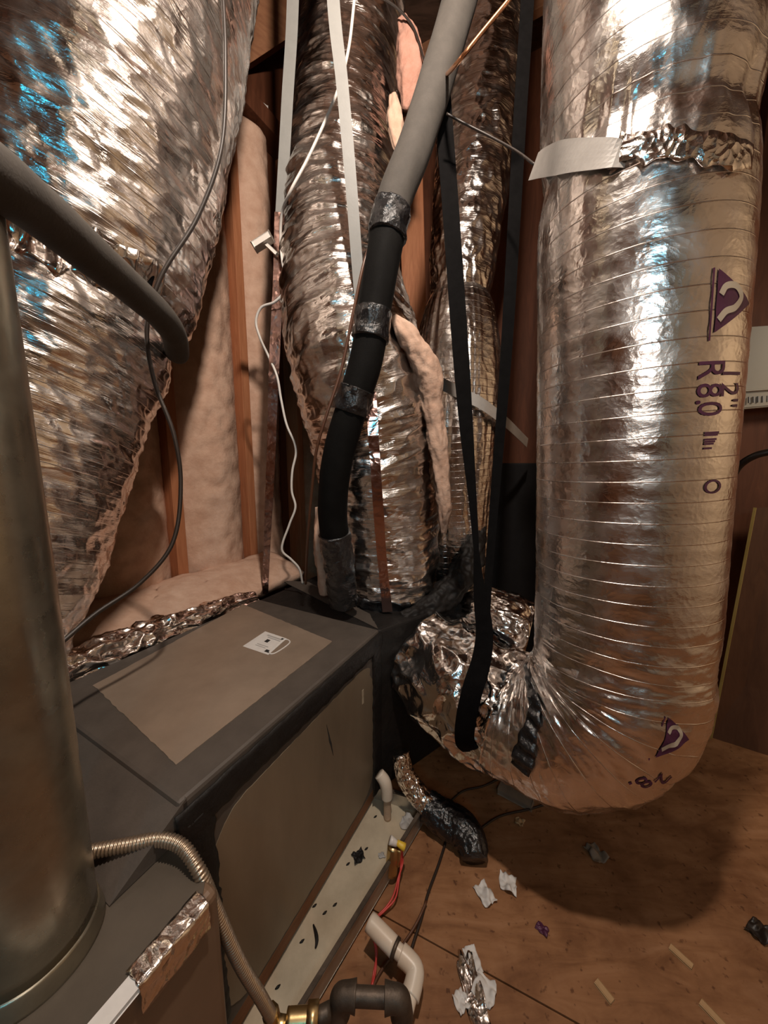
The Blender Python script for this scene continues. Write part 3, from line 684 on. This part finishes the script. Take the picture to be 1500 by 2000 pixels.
def logo(px, py, k, mat):
    tri = [(-.06 * k, .0), (.0, .10 * k), (.06 * k, .0)]
    bm = bmesh.new(); bm.faces.new([bm.verts.new((x, y, 0)) for x, y in tri])
    bmesh.ops.triangulate(bm, faces=bm.faces); bmesh.ops.subdivide_edges(bm, edges=list(bm.edges), cuts=10, use_grid_fill=True)
    bmesh.ops.triangulate(bm, faces=bm.faces)
    bm.verts.index_update(); V = [(v.co.x, v.co.y) for v in bm.verts]; Fc = [[v.index for v in f.verts] for f in bm.faces]; bm.free()
    print_on(RT, 'printed_logo', V, Fc, px, py, mat, rd)
    # hooked swirl inside the mark
    c, _ = spline([(-.012*k, .008*k, 0), (-.027*k, .018*k, 0), (-.028*k, .045*k, 0), (-.008*k, .062*k, 0), (.012*k, .046*k, 0), (.020*k, .022*k, 0), (.036*k, .006*k, 0)], .003 * k)
    t = np.gradient(c, axis=0); t /= np.linalg.norm(t, axis=1)[:, None]; sd = np.stack([-t[:, 1], t[:, 0]], 1); wv = .0065 * k
    V = [tuple(c[i, :2] + sd[i] * wv * s_) for i in range(len(c)) for s_ in (-1, 1)]; Fc = [[2*i, 2*i+1, 2*i+3, 2*i+2] for i in range(len(c) - 1)]
    print_on(RT, 'printed_swirl', V, Fc, px, py, M['cream_print'], rd, off=.0026)
    V = [(-.062*k, -.012*k), (.075*k, -.012*k), (.075*k, -.008*k), (-.062*k, -.008*k)]
    print_on(RT, 'printed_bar', V, [[0, 1, 2, 3]], px, py, mat, rd)
logo(1398, 590, .95, M['purple']); logo(1300, 1440, .60, M['purple'])
for body, px, py, size in (('8.', 1258, 1512, .05), ('2', 1296, 1508, .05)):
    V, Fc = text_geo(body, size); print_on(RT, 'printed_lettering', V, Fc, px, py, M['purple'], rd)
# faded smudges of print lower down
for px, py, kx in ((1392, 950, .03),):
    c = [(kx * math.cos(a) * .5, .022 * math.sin(a)) for a in np.linspace(0, 2 * math.pi, 24, endpoint=False)]; ci = [(x * .72, y * .72) for x, y in c]
    V = c + ci; print_on(RT, 'printed_ring', V, [[i, (i+1) % 24, 24 + (i+1) % 24, 24 + i] for i in range(24)], px, py, M['purple'], rd)

for k in range(6):
    V = [(-.002, -.004), (.002, -.004), (.002, .030 - .003 * k), (-.002, .030 - .003 * k)]
    print_on(RT, 'printed_mark', V, [[0, 1, 2, 3]], 1378, 845 + 6 * k, M['purple'], rd)
# ------------------------------------------------------------------ refrigerant line
ls = thing('refrigerant_line', 'thick insulated line, grey above and black below with shiny tape bands', 'pipe', tuple(P(668, 1160, 1.27)))
LSP = [(1010,-420,1.3),(930,-110,1.22),(898,0,1.2),(870,100,1.18),(839,200,1.16),(806,300,1.14),(768,400,1.12),(749,500,1.11),(732,600,1.11),(716,700,1.11),(686,800,1.12),(659,900,1.14),(650,1000,1.18),(656,1060,1.21),(663,1110,1.24),(670,1175,1.29)]
LS = Tube([tuple(P(*q)) + (.050,) for q in LSP], 48, .006, lambda A, V, R, c: .003 * pn(np.cos(A) * 1.3, np.sin(A) * 1.3, V * 9))
def lv_at(py):
    x, y = LS.project(); return float(np.interp(py, y.mean(1), LS.L))
cuts = [lv_at(q) for q in (418, 455, 612, 655, 765, 800, 1045)]
LS.mesh('grey_sleeve', M['rubber_grey'], ls, v1=cuts[0] + .01)
LS.mesh('black_sleeve', M['rubber_black'], ls, v0=cuts[1] - .02, v1=cuts[2] + .02)
LS.mesh('black_sleeve', M['rubber_black'], ls, v0=cuts[3] - .02, v1=cuts[4] + .02)
LS.mesh('black_sleeve', M['rubber_black'], ls, v0=cuts[5] - .02, v1=cuts[6] + .02)
def wrapped(name, v0, v1, grow, seed, mat):
    n = int((v1 - v0) / .003); vv = np.linspace(v0, v1, n); c = np.stack([np.interp(vv, LS.L, LS.c[:, k]) for k in range(3)], 1)
    pts = [tuple(c[i]) + (.051 + grow,) for i in range(0, n, max(1, n // 10))] + [tuple(c[-1]) + (.051 + grow,)]
    Tube(pts, 64, .003, lambda A, V, R, c_: .010 * pn(np.cos(A) * 2, np.sin(A) * 2, V * 30 + seed) + .004 * np.abs(pn(np.cos(A) * 5, np.sin(A) * 5, V * 70 + seed))).mesh(name, mat, ls)
wrapped('tape_wrap', cuts[0] - .015, cuts[1] + .012, .004, 1, M['tape_black'])
wrapped('tape_wrap', cuts[2] - .008, cuts[3] + .012, .003, 4, M['tape_black'])
wrapped('tape_wrap', cuts[4] - .008, cuts[5] + .01, .003, 7, M['tape_black'])
wrapped('tape_wrap', cuts[6] - .008, LS.L[-1], .004, 9, M['tape_black'])
tube('copper_line', [P(1030,-45,.95), P(990,5,.96), P(940,65,.98), P(902,112,1.0), P(860,160,1.25)], .0052, M['copper'], top=('thin bright copper tube crossing behind the grey insulated line', 'pipe'))
tube('thermostat_cable', [P(q[0], q[1], q[2]) for q in ((742,440,1.2),(715,500,1.16),(690,610,1.15),(667,720,1.15),(638,810,1.14),(618,880,1.15),(609,960,1.18),(602,1040,1.22),(597,1140,1.34))], .0048, M['cable_brown'],
     top=('thin brown cable running down beside the black insulated line', 'cable'))
tube('wire', [P(872,222,1.1), P(905,240,1.1), P(960,268,1.08), P(1010,296,1.04), P(1045,322,1.0)], .0032, M['cable_dark'], top=('thin dark wire from the grey insulated line to the white strap end', 'wire'))
tube('wire', [P(735,-12,1.5), P(775,15,1.5), P(805,50,1.5), P(822,95,1.5), P(835,150,1.5)], .004, M['cable_dark'], top=('thin dark wire near the top left of the grey insulated line', 'wire'))
# ------------------------------------------------------------------ hanging straps
hs = thing('hanging_strap', 'long white strap at far left, foil taped lower half reaching the plenum', 'strap', tuple(P(520, 1158, 1.55)))
ribbon('webbing', [P(582,-120,1.42) + UPV * .62, P(572,0,1.42), P(561,200,1.42), P(548,430,1.44)], .041, .0015, M['strap_white'], hs)
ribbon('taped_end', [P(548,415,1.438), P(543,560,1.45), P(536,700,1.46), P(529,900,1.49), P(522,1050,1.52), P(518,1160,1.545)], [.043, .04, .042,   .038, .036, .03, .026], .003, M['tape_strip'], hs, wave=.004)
ribbon('hanging_strap', [P(640,-120,1.14) + UPV * 1.1, P(651,0,1.15), P(668,160,1.16), P(685,350,1.17), P(700,545,1.19), P(712,680,1.19), P(722,760,1.185)], .035, .0015, M['strap_white'],
       top=('white strap running down to the black insulated line', 'strap'))
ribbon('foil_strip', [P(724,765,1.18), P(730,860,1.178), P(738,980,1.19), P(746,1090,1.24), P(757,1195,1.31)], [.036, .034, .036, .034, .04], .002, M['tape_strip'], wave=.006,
       top=('foil strip with a painted reddish reflection hanging down the front of the middle duct', 'strap'))
ribbon('hanging_strap', [P(862,160,1.22), P(868,240,1.2), P(881,420,1.16), P(897,650,1.12), P(912,850,1.08), P(925,1000,1.04), P(936,1150,.99), P(946,1235,.955), P(940,1290,.93), P(922,1350,.905), P(910,1405,.90), P(908,1452,.915), P(930,1475,.98)],
       [.050,.050,.050,.050,.050,.048,.040,.026,.016,.045,.056,.056,.05], .002, M['strap_black'], twist=[(0,0),(.7,0),(.8,25),(1,0)],
       top=('wide black strap hanging down and looping under the foil elbow', 'strap'))
ribbon('hanging_strap', [P(1040,-120,1.24) + UPV * .95, P(1030,0,1.24), P(1016,220,1.22), P(1003,450,1.2), P(988,700,1.16), P(968,950,1.1), P(954,1130,1.02), P(949,1230,.965)],
       [.042,.042,.040,.040,.038,.03,.02], .002, M['strap_black'], top=('narrow black strap right beside the left edge of the tall duct', 'strap'))
ribbon('duct_strap', [P(846,738,1.60), P(868,752,1.515), P(900,768,1.485), P(940,788,1.48), P(985,822,1.54), P(1030,865,1.74)], .045, .002, M['strap_grey'], side=(0, 0, 1),
       top=('grey strap wrapped across the rear foil duct', 'strap'))
ds = thing('duct_strap', 'loose pale strap end wrapped around the tall right duct', 'strap', tuple(P(1120, 340, .9)))
ribbon('webbing', [P(1042,326,1.0), P(1060,318,.94), P(1100,307,.855), P(1150,302,.80), P(1200,300,.765), P(1225,303,.762)], [.052, .054, .056, .05, .045], .002, M['strap_grey'], ds, side=(0, 0, 1), twist=[(0,-14),(.4,8),(1,0)])
on_surface(RT, 'foil_tape', [(1200,300), (1260,288), (1320,290), (1400,300), (1462,312)], .05, M['foil_tape'], ds, .008, wob=.9)
# ------------------------------------------------------------------ white wire, dark cable, grey hose
wc = thing('lamp_cord', 'thin white cord with a small plug winding down beside the foil taped strap', 'cord', tuple(P(592, 1140, 1.5)))
tube('cord', [P(q[0], q[1], 1.31) for q in ((697,-60),(690,20),(680,100),(662,170),(640,225),(600,312),(568,372))] + [P(551,415,1.37), P(548,470,1.41), P(553,520,1.41), P(561,548,1.41), P(555,570,1.41), P(536,590,1.42), P(510,601,1.43), P(500,628,1.44), P(508,660,1.45), P(524,695,1.47)]
     + [P(q[0], q[1], 1.45) for q in ((541,735),(549,780),(560,830),(575,865),(578,885),(571,920),(570,960),(577,990),(565,1025),(551,1075))] + [P(568,1092,1.46), P(584,1110,1.47), P(591,1140,1.49)], .0048, M['cord_white'], wc)
from_bm('plug', beam_bm(P(497, 483, 1.40), P(530, 462, 1.40), .03, .022, bev=.004), M['cord_white'], wc)
from_bm('plug_stem', beam_bm(P(521, 478, 1.402), P(541, 497, 1.402), .012, .012, bev=.002), M['cord_white'], wc)
tube('cable', [P(*q) for q in ((432,-60,1.0),(440,100,1.0),(432,290,1.0),(385,425,.98),(312,545,.93),(287,640,.92),(300,740,.92),(340,850,.92),(353,945,.92),(335,1065,.88),(272,1140,.82),(185,1200,.74),(105,1268,.66),(40,1320,.60))], .0052, M['cable_dark'],
     top=('dark cable hanging in a loop in front of the pale fibreglass', 'cable'))
tube('insulated_hose', [P(-120,275,.34), P(-10,345,.40), P(80,415,.48), P(180,500,.60), P(265,572,.75), P(318,622,.88), P(340,655,.98), P(346,690,1.08)], [.031]*8, M['rubber_grey'], nu=32,
     top=('grey insulated hose crossing the left foil duct from the left edge', 'hose'), disp=lambda A, V, R, c: .002 * pn(np.cos(A), np.sin(A), V * 14))
tube('duct_tie', [P(292,600,.96), P(290,560,.96), P(302,525,.96), P(315,505,.97)], .007, M['strap_black'], top=('short black tie on the left foil duct above the grey hose', 'tie'))
# torn fibreglass
def lump(name, pts, mat, lab, cat='insulation', k=.35, nu=40):
    Tube([tuple(P(*q[:3])) + (q[3],) for q in pts], nu, .006, lambda A, V, R, c: R * (k * pn(np.cos(A) * 1.5, np.sin(A) * 1.5, V * 14) + .5 * k * pn(np.cos(A) * 4, np.sin(A) * 4, V * 40))).mesh(name, mat, None, top=(lab, cat))
lump('torn_insulation', [(768,618,1.22,.012),(790,648,1.23,.034),(815,690,1.25,.045),(835,740,1.27,.048),(845,800,1.28,.038),(856,870,1.29,.034),(863,940,1.30,.03),(868,1000,1.32,.026),(866,1040,1.34,.012)], M['batt'], 'pale torn strip of fibreglass hanging down the right side of the middle duct')
lump('torn_insulation', [(786,40,1.55,.02),(798,90,1.55,.045),(802,150,1.55,.05),(795,195,1.55,.03),(790,215,1.55,.012)], M['batt_pink'], 'pink tuft of fibreglass high up between the two ducts')
lump('torn_insulation', [(768,190,1.45,.015),(772,240,1.43,.03),(778,285,1.42,.02),(782,300,1.42,.01)], M['batt'], 'small pale tuft of fibreglass hanging from the middle duct near the top')
lump('torn_insulation', [(622,990,1.36,.012),(628,1050,1.36,.03),(632,1110,1.38,.03),(634,1160,1.4,.02)], M['batt'], 'small pale scrap of fibreglass left of the black taped line end')
# ------------------------------------------------------------------ gas connector and pipework
gc = thing('gas_connector', 'corrugated metal gas tube bending over the furnace edge', 'pipe', tuple(PZ(535, 1985, .25)))
GP = [tuple(PZ(60,1676,.672)), tuple(PZ(170,1664,.672)), tuple(PZ(250,1650,.674)), tuple(PZ(315,1640,.676)), tuple(PZ(356,1654,.672)), tuple(PZ(388,1700,.65)), tuple(PZ(425,1785,.56)), tuple(PZ(468,1880,.44)), tuple(PZ(508,1946,.34)), tuple(PZ(530,1985,.27))]
tube('corrugated_tube', GP, .0098, M['csst'], gc, nu=28, step=.0011, disp=lambda A, V, R, c: .0011 * np.cos(2 * math.pi * V / .0058))
gx = [PZ(528,1975,.275), PZ(536,1998,.25), PZ(560,2004,.245)]
tube('end_nut', gx, .015, M['brass'], gc, nu=6, step=.01)
gq = thing('gas_pipe', 'black iron pipe with two elbows at the bottom edge', 'pipe', tuple(PZ(720, 2020, .1)))
IP0, IP1 = PZ(662, 1944, .25), PZ(785, 1950, .25)
tube('brass_union', [PZ(560, 1994, .25), PZ(612, 1990, .25)], .017, M['brass'], gq, nu=24)
tube('union_nut', [PZ(600, 1990, .25), PZ(622, 1988, .25)], .022, M['brass'], gq, nu=6, step=.02)
tube('nipple', [PZ(620, 1988, .25), PZ(645, 1975, .25)], .014, M['iron'], gq, nu=24)
tube('pipe', [IP0, IP1], .0145, M['iron'], gq, nu=24)
def iron_elbow(c, h, dn):
    h = Vector(h).normalized(); dn = Vector(dn).normalized()
    pts = [c + h * .034, c + h * .02, c + h * .004 + dn * .004, c + dn * .02, c + dn * .038]
    tube('elbow', pts, [.023, .0205, .0205, .0205, .023], M['iron'], gq, nu=28, step=.003)
dd = (IP1 - IP0).normalized()
iron_elbow(IP0, dd, (0, -.05, -1)); iron_elbow(IP1, -dd, (0, -.05, -1))
tube('riser', [IP0 + Vector((0, -.001, -.03)), IP0 + Vector((0, -.01, -.245))], .0145, M['iron'], gq, nu=24)
tube('riser', [IP1 + Vector((0, -.001, -.03)), IP1 + Vector((0, -.01, -.245))], .0145, M['iron'], gq, nu=24)
# ------------------------------------------------------------------ drain pan, drains, switch
dp = thing('drain_pan', 'stained shallow metal drain pan under the coil cabinet', 'pan', tuple(PZ(720, 1750, 0)))
R1, R0 = PZ(832, 1591, .02), PZ(598, 1985, .02); dirp = (R1 - R0).normalized(); R00 = R0 - dirp * .25
L1 = R1 + Vector((-.30, .10, 0)); L0 = L1 - dirp * 1.10 + Vector((.05, -.02, 0))
poly = [tuple(p[:2]) for p in (R00, R1, L1, L0)]
from_bm('tray', prism_bm(poly, .004, .020), M['pan'], dp)
for a_, b3 in ((R00, R1), (R1, L1)):
    up_ = Vector((0, 0, .024))
    from_bm('rim', beam_bm(a_ + up_, b3 + up_, .004, .062, bev=.0012), M['galv'], dp)
    from_bm('rim_lip', beam_bm(a_ + Vector((0, 0, .055)), b3 + Vector((0, 0, .055)), .010, .004, bev=.001), M['iron'], dp)
sk = thing('wood_skid', 'dark wood runner raising the coil cabinet out of the pan', 'runner', tuple(ST(.66, -.6, .02)))
from_bm('runner', st_box(.32, 1.02, -.64, -.585, .021, .099, .003), M['rafter'], sk)
stb = thing('drain_stub', 'short dirty white plastic pipe standing in the far end of the pan', 'pipe', tuple(PZ(757, 1598, .02)))
b0 = PZ(757, 1598, .021)
tube('pipe', [b0, b0 + Vector((-.002, 0, .08)), b0 + Vector((-.004, .002, .115))], .0135, M['pvc_dirty'], stb, nu=28)
tube('coupling', [b0 + Vector((-.002, 0, .085)), b0 + Vector((-.004, .002, .12)), b0 + Vector((-.012, .004, .150)), b0 + Vector((-.03, .01, .172))], [.0195, .021, .021, .019], M['pvc'], stb, nu=28, step=.003)
fs = thing('float_switch', 'small brown float switch clipped on the pan rim with wire nuts', 'switch', tuple(PZ(765, 1708, .02)))
f0 = PZ(764, 1706, .024)
tube('body', [f0, f0 + Vector((.004, .01, .05)), f0 + Vector((.006, .016, .082))], [.019, .019, .017], M['brass'], fs, nu=24)
tube('bracket', [f0 + Vector((.02, .0, .03)), f0 + Vector((.026, .012, .075))], .008, M['brass'], fs, nu=12)
tube('white_nut', [f0 + Vector((-.004, .015, .104)), f0 + Vector((.018, .012, .094))], [.013, .009], M['cord_white'], fs, nu=16)
tube('yellow_nut', [f0 + Vector((.018, .012, .098)), f0 + Vector((.042, .006, .088))], [.008, .0115], M['yellow'], fs, nu=16)
rw = [f0 + Vector((.03, .012, .09)), PZ(783, 1690, .06), PZ(779, 1720, .05), PZ(772, 1755, .03), PZ(752, 1778, .02), PZ(732, 1798, .016), PZ(731, 1830, .04), PZ(736, 1860, .03), PZ(730, 1900, .012), PZ(724, 1935, .010)]
tube('red_wire', rw, .0026, M['red_wire'], fs, nu=8); tube('red_wire', [p + Vector((.006 * math.sin(i * 1.7), .005, .003)) for i, p in enumerate(rw)], .0026, M['red_wire'], fs, nu=8)
pv = thing('drain_line', 'white plastic drain pipe with elbow beside the pan', 'pipe', tuple(PZ(790, 1900, 0)))
q0, q1, q2, q3, q4 = PZ(722, 1800, .09), PZ(744, 1825, .085), PZ(770, 1850, .08), PZ(815, 1893, .07), PZ(800, 1950, .06)
tube('pipe', [q1, q3], .0165, M['pvc'], pv, nu=28); tube('coupling', [q0, q2], .0215, M['pvc'], pv, nu=28)
tube('clamp_ring', [q2, q2 + (q3 - q2).normalized() * .008], .0225, M['iron'], pv, nu=28, step=.004)
ea, eb = (q2 - q3).normalized(), (q4 - q3).normalized()
tube('elbow', [q3 + ea * .045, q3 + ea * .022, q3 + ea * .004 + eb * .004, q3 + eb * .022, q3 + eb * .045], [.022, .0215, .0215, .0215, .022], M['pvc'], pv, nu=28, step=.003)
tube('pipe', [q3 + eb * .03, q4 + eb * .12], .0165, M['pvc'], pv, nu=28)
tl = thing('taped_drain', 'lumpy pipe wrapped in black tape on the floor past the pan', 'pipe', tuple(PZ(880, 1620, 0)))
TP = [tuple(PZ(782,1470,.24)) + (.030,), tuple(PZ(790,1510,.17)) + (.034,), tuple(PZ(815,1550,.11)) + (.036,), tuple(PZ(848,1585,.075)) + (.036,)]
Tube(TP, 80, .003, lambda A, V, R, c: -.018 * np.abs(pn(np.cos(A) * 2, np.sin(A) * 2, V * 26)) - .01 * np.abs(pn(np.cos(A) * 4, np.sin(A) * 4, V * 60)) + .004).mesh('foil_part', M['foil_crumple'], tl)
TP = [tuple(PZ(832,1572,.075)) + (.050,), tuple(PZ(868,1598,.058)) + (.056,), tuple(PZ(905,1622,.055)) + (.056,), tuple(PZ(922,1650,.05)) + (.050,), tuple(PZ(926,1678,.04)) + (.040,)]
Tube(TP, 80, .003, lambda A, V, R, c: -.014 * np.abs(pn(np.cos(A) * 2, np.sin(A) * 2, V * 22 + 3)) - .006 * np.abs(pn(np.cos(A) * 4, np.sin(A) * 4, V * 60)) + .003).mesh('black_tape_part', M['tape_black'], tl)
tube('floor_cable', [PZ(872,1640,.01), PZ(856,1690,.008), PZ(836,1745,.008), PZ(824,1790,.008), PZ(808,1840,.008), PZ(795,1880,.008)], .004, M['cable_dark'], top=('thin dark cable on the floor between black taped pipe and white elbow', 'cable'))
tube('floor_cable', [PZ(833,1760,.02), PZ(815,1800,.014), PZ(790,1840,.008), PZ(745,1895,.008), PZ(722,1940,.008)], .0035, M['cable_brown'], top=('thin brown cable on the floor passing under the white drain pipe', 'cable'))
tube('floor_cable', [PZ(930,1625,.008), PZ(975,1595,.008), PZ(1035,1580,.008), PZ(1100,1560,.008)], .0035, M['cable_dark'], top=('thin dark cable on the floor vanishing under the tall duct', 'cable'))
tube('floor_cable', [PZ(880,1565,.008), PZ(905,1545,.008), PZ(945,1535,.008), PZ(985,1515,.008)], .0035, M['cable_dark'], top=('thin dark cable on the floor behind the black taped pipe', 'cable'))
from_bm('wood_offcut', beam_bm(PZ(975, 1538, .012), PZ(1040, 1572, .012), .04, .02), M['grey_wood'], top=('grey wood offcut lying in the shade under the duct elbow', 'wood'))
# ------------------------------------------------------------------ litter
def scrap(name, px, py, z, w_, l_, ang, mat, seed, lab, cat, group, curl=.35, lift=0.0):
    c = PZ(px, py, z); n = 14
    u, v = np.meshgrid(np.linspace(-.5, .5, n), np.linspace(-.5, .5, n))
    rr = 1 + .5 * pn(u * 3 + seed, v * 3, 1.3)
    x, y = u * w_ * rr, v * l_ * rr
    zz = np.abs(pn(u * 2.2 + seed, v * 2.2, 4.4)) * w_ * curl * 2 + .004 * np.abs(pn(u * 7, v * 7, seed)) + .0015 + lift
    ca, sa = math.cos(ang), math.sin(ang)
    G = np.stack([c[0] + x * ca - y * sa, c[1] + x * sa + y * ca, z + zz], -1)
    return sheet(name, G, .0012, mat, top=(lab, cat, group))
scrap('paper_scrap', 947, 1748, 0, .045, .06, .4, M['paper'], 1.0, 'crumpled pale scrap on the floor, left of a pair in front of the duct shadow', 'scrap', 'pale scraps on the floor')
scrap('paper_scrap', 992, 1728, 0, .055, .05, 1.2, M['paper'], 2.3, 'crumpled pale scrap on the floor, right of a pair in front of the duct shadow', 'scrap', 'pale scraps on the floor')
scrap('paper_scrap', 922, 1876, 0, .035, .05, .2, M['paper'], 3.1, 'white scrap at the top end of the torn white litter near the bottom edge', 'scrap', 'pale scraps on the floor')
scrap('paper_scrap', 946, 1936, 0, .05, .05, .9, M['paper'], 4.7, 'white scrap right of the torn white litter near the bottom edge', 'scrap', 'pale scraps on the floor')
scrap('paper_scrap', 900, 1958, 0, .03, .035, .5, M['paper'], 5.9, 'white scrap left of the torn white litter near the bottom edge', 'scrap', 'pale scraps on the floor')
scrap('foil_scrap', 926, 1950, 0, .045, .15, .12, M['foil_tape'], 6.4, 'long torn white and foil strip on the floor near the bottom edge', 'scrap', 'pale scraps on the floor')
scrap('paper_scrap', 1163, 1668, 0, .05, .055, .3, M['grey_wood'], 7.7, 'dim curled scrap inside the duct shadow on the floor', 'scrap', 'pale scraps on the floor')
scrap('paper_scrap', 1015, 1607, 0, .03, .03, 1.0, M['chip'], 17.7, 'tan crumb beside the black taped pipe', 'scrap', 'pale scraps on the floor')
for k, (px, py, l_, a, lab) in enumerate(((1330, 1868, .055, .6, 'pale wood chip on the floor at lower right, upper one of three'), (1180, 1936, .045, .5, 'pale wood chip on the floor at the bottom, left one of three'), (1395, 1985, .06, .5, 'pale wood chip on the floor at the bottom right corner'))):
    c = PZ(px, py, .004); dx = Vector((math.sin(-a), math.cos(a), 0)) * l_ / 2
    from_bm('wood_chip', beam_bm(c - dx * .8, c + dx * .8, .014, .005, bev=.002), M['chip'], top=(lab, 'wood chip', 'wood chips on the floor'))
scrap('dark_scrap', 1480, 1820, 0, .06, .04, .5, M['cable_dark'], 8.8, 'dark scrap on the floor at the right edge', 'scrap', 'dark scraps')
scrap('dark_scrap', 1058, 1815, 0, .022, .03, .8, M['purple'], 9.1, 'tiny dark purple scrap on the floor right of the pale scraps', 'scrap', 'dark scraps')
scrap('dark_scrap', 700, 1674, .0205, .035, .035, .5, M['mastic_black'], 10.2, 'black ragged scrap in the pan near the float switch', 'scrap', 'dark scraps')
scrap('dark_scrap', 797, 1610, .0205, .05, .05, .9, M['ink_grey'], 11.5, 'grey flat scrap at the far corner of the pan', 'scrap', 'dark scraps')
scrap('dark_scrap', 745, 1672, .0205, .02, .015, .2, M['ink_grey'], 12.5, 'small grey scrap in the pan beside the float switch', 'scrap', 'dark scraps')
tube('dark_scrap', [PZ(612,1806,.024), PZ(617,1822,.026), PZ(619,1838,.026), PZ(616,1852,.024)], [.002, .0045, .0045, .002], M['mastic_black'], top=('curved black sliver lying in the middle of the pan', 'scrap', 'dark scraps'))
for k, (px, py) in enumerate(((676,1690), (650,1770), (610,1772), (630,1786), (585,1842), (537,1932), (730,1597), (712,1660))):
    p = PZ(px, py, .0215)
    tube('mastic_crumb', [p, p + Vector((.006, .003, .001)), p + Vector((.011, .008, 0))], [.001, .003, .001], M['mastic_black'], nu=8, step=.002, top=('tiny dark crumb on the stained pan floor', 'crumb', 'crumbs in the pan'))
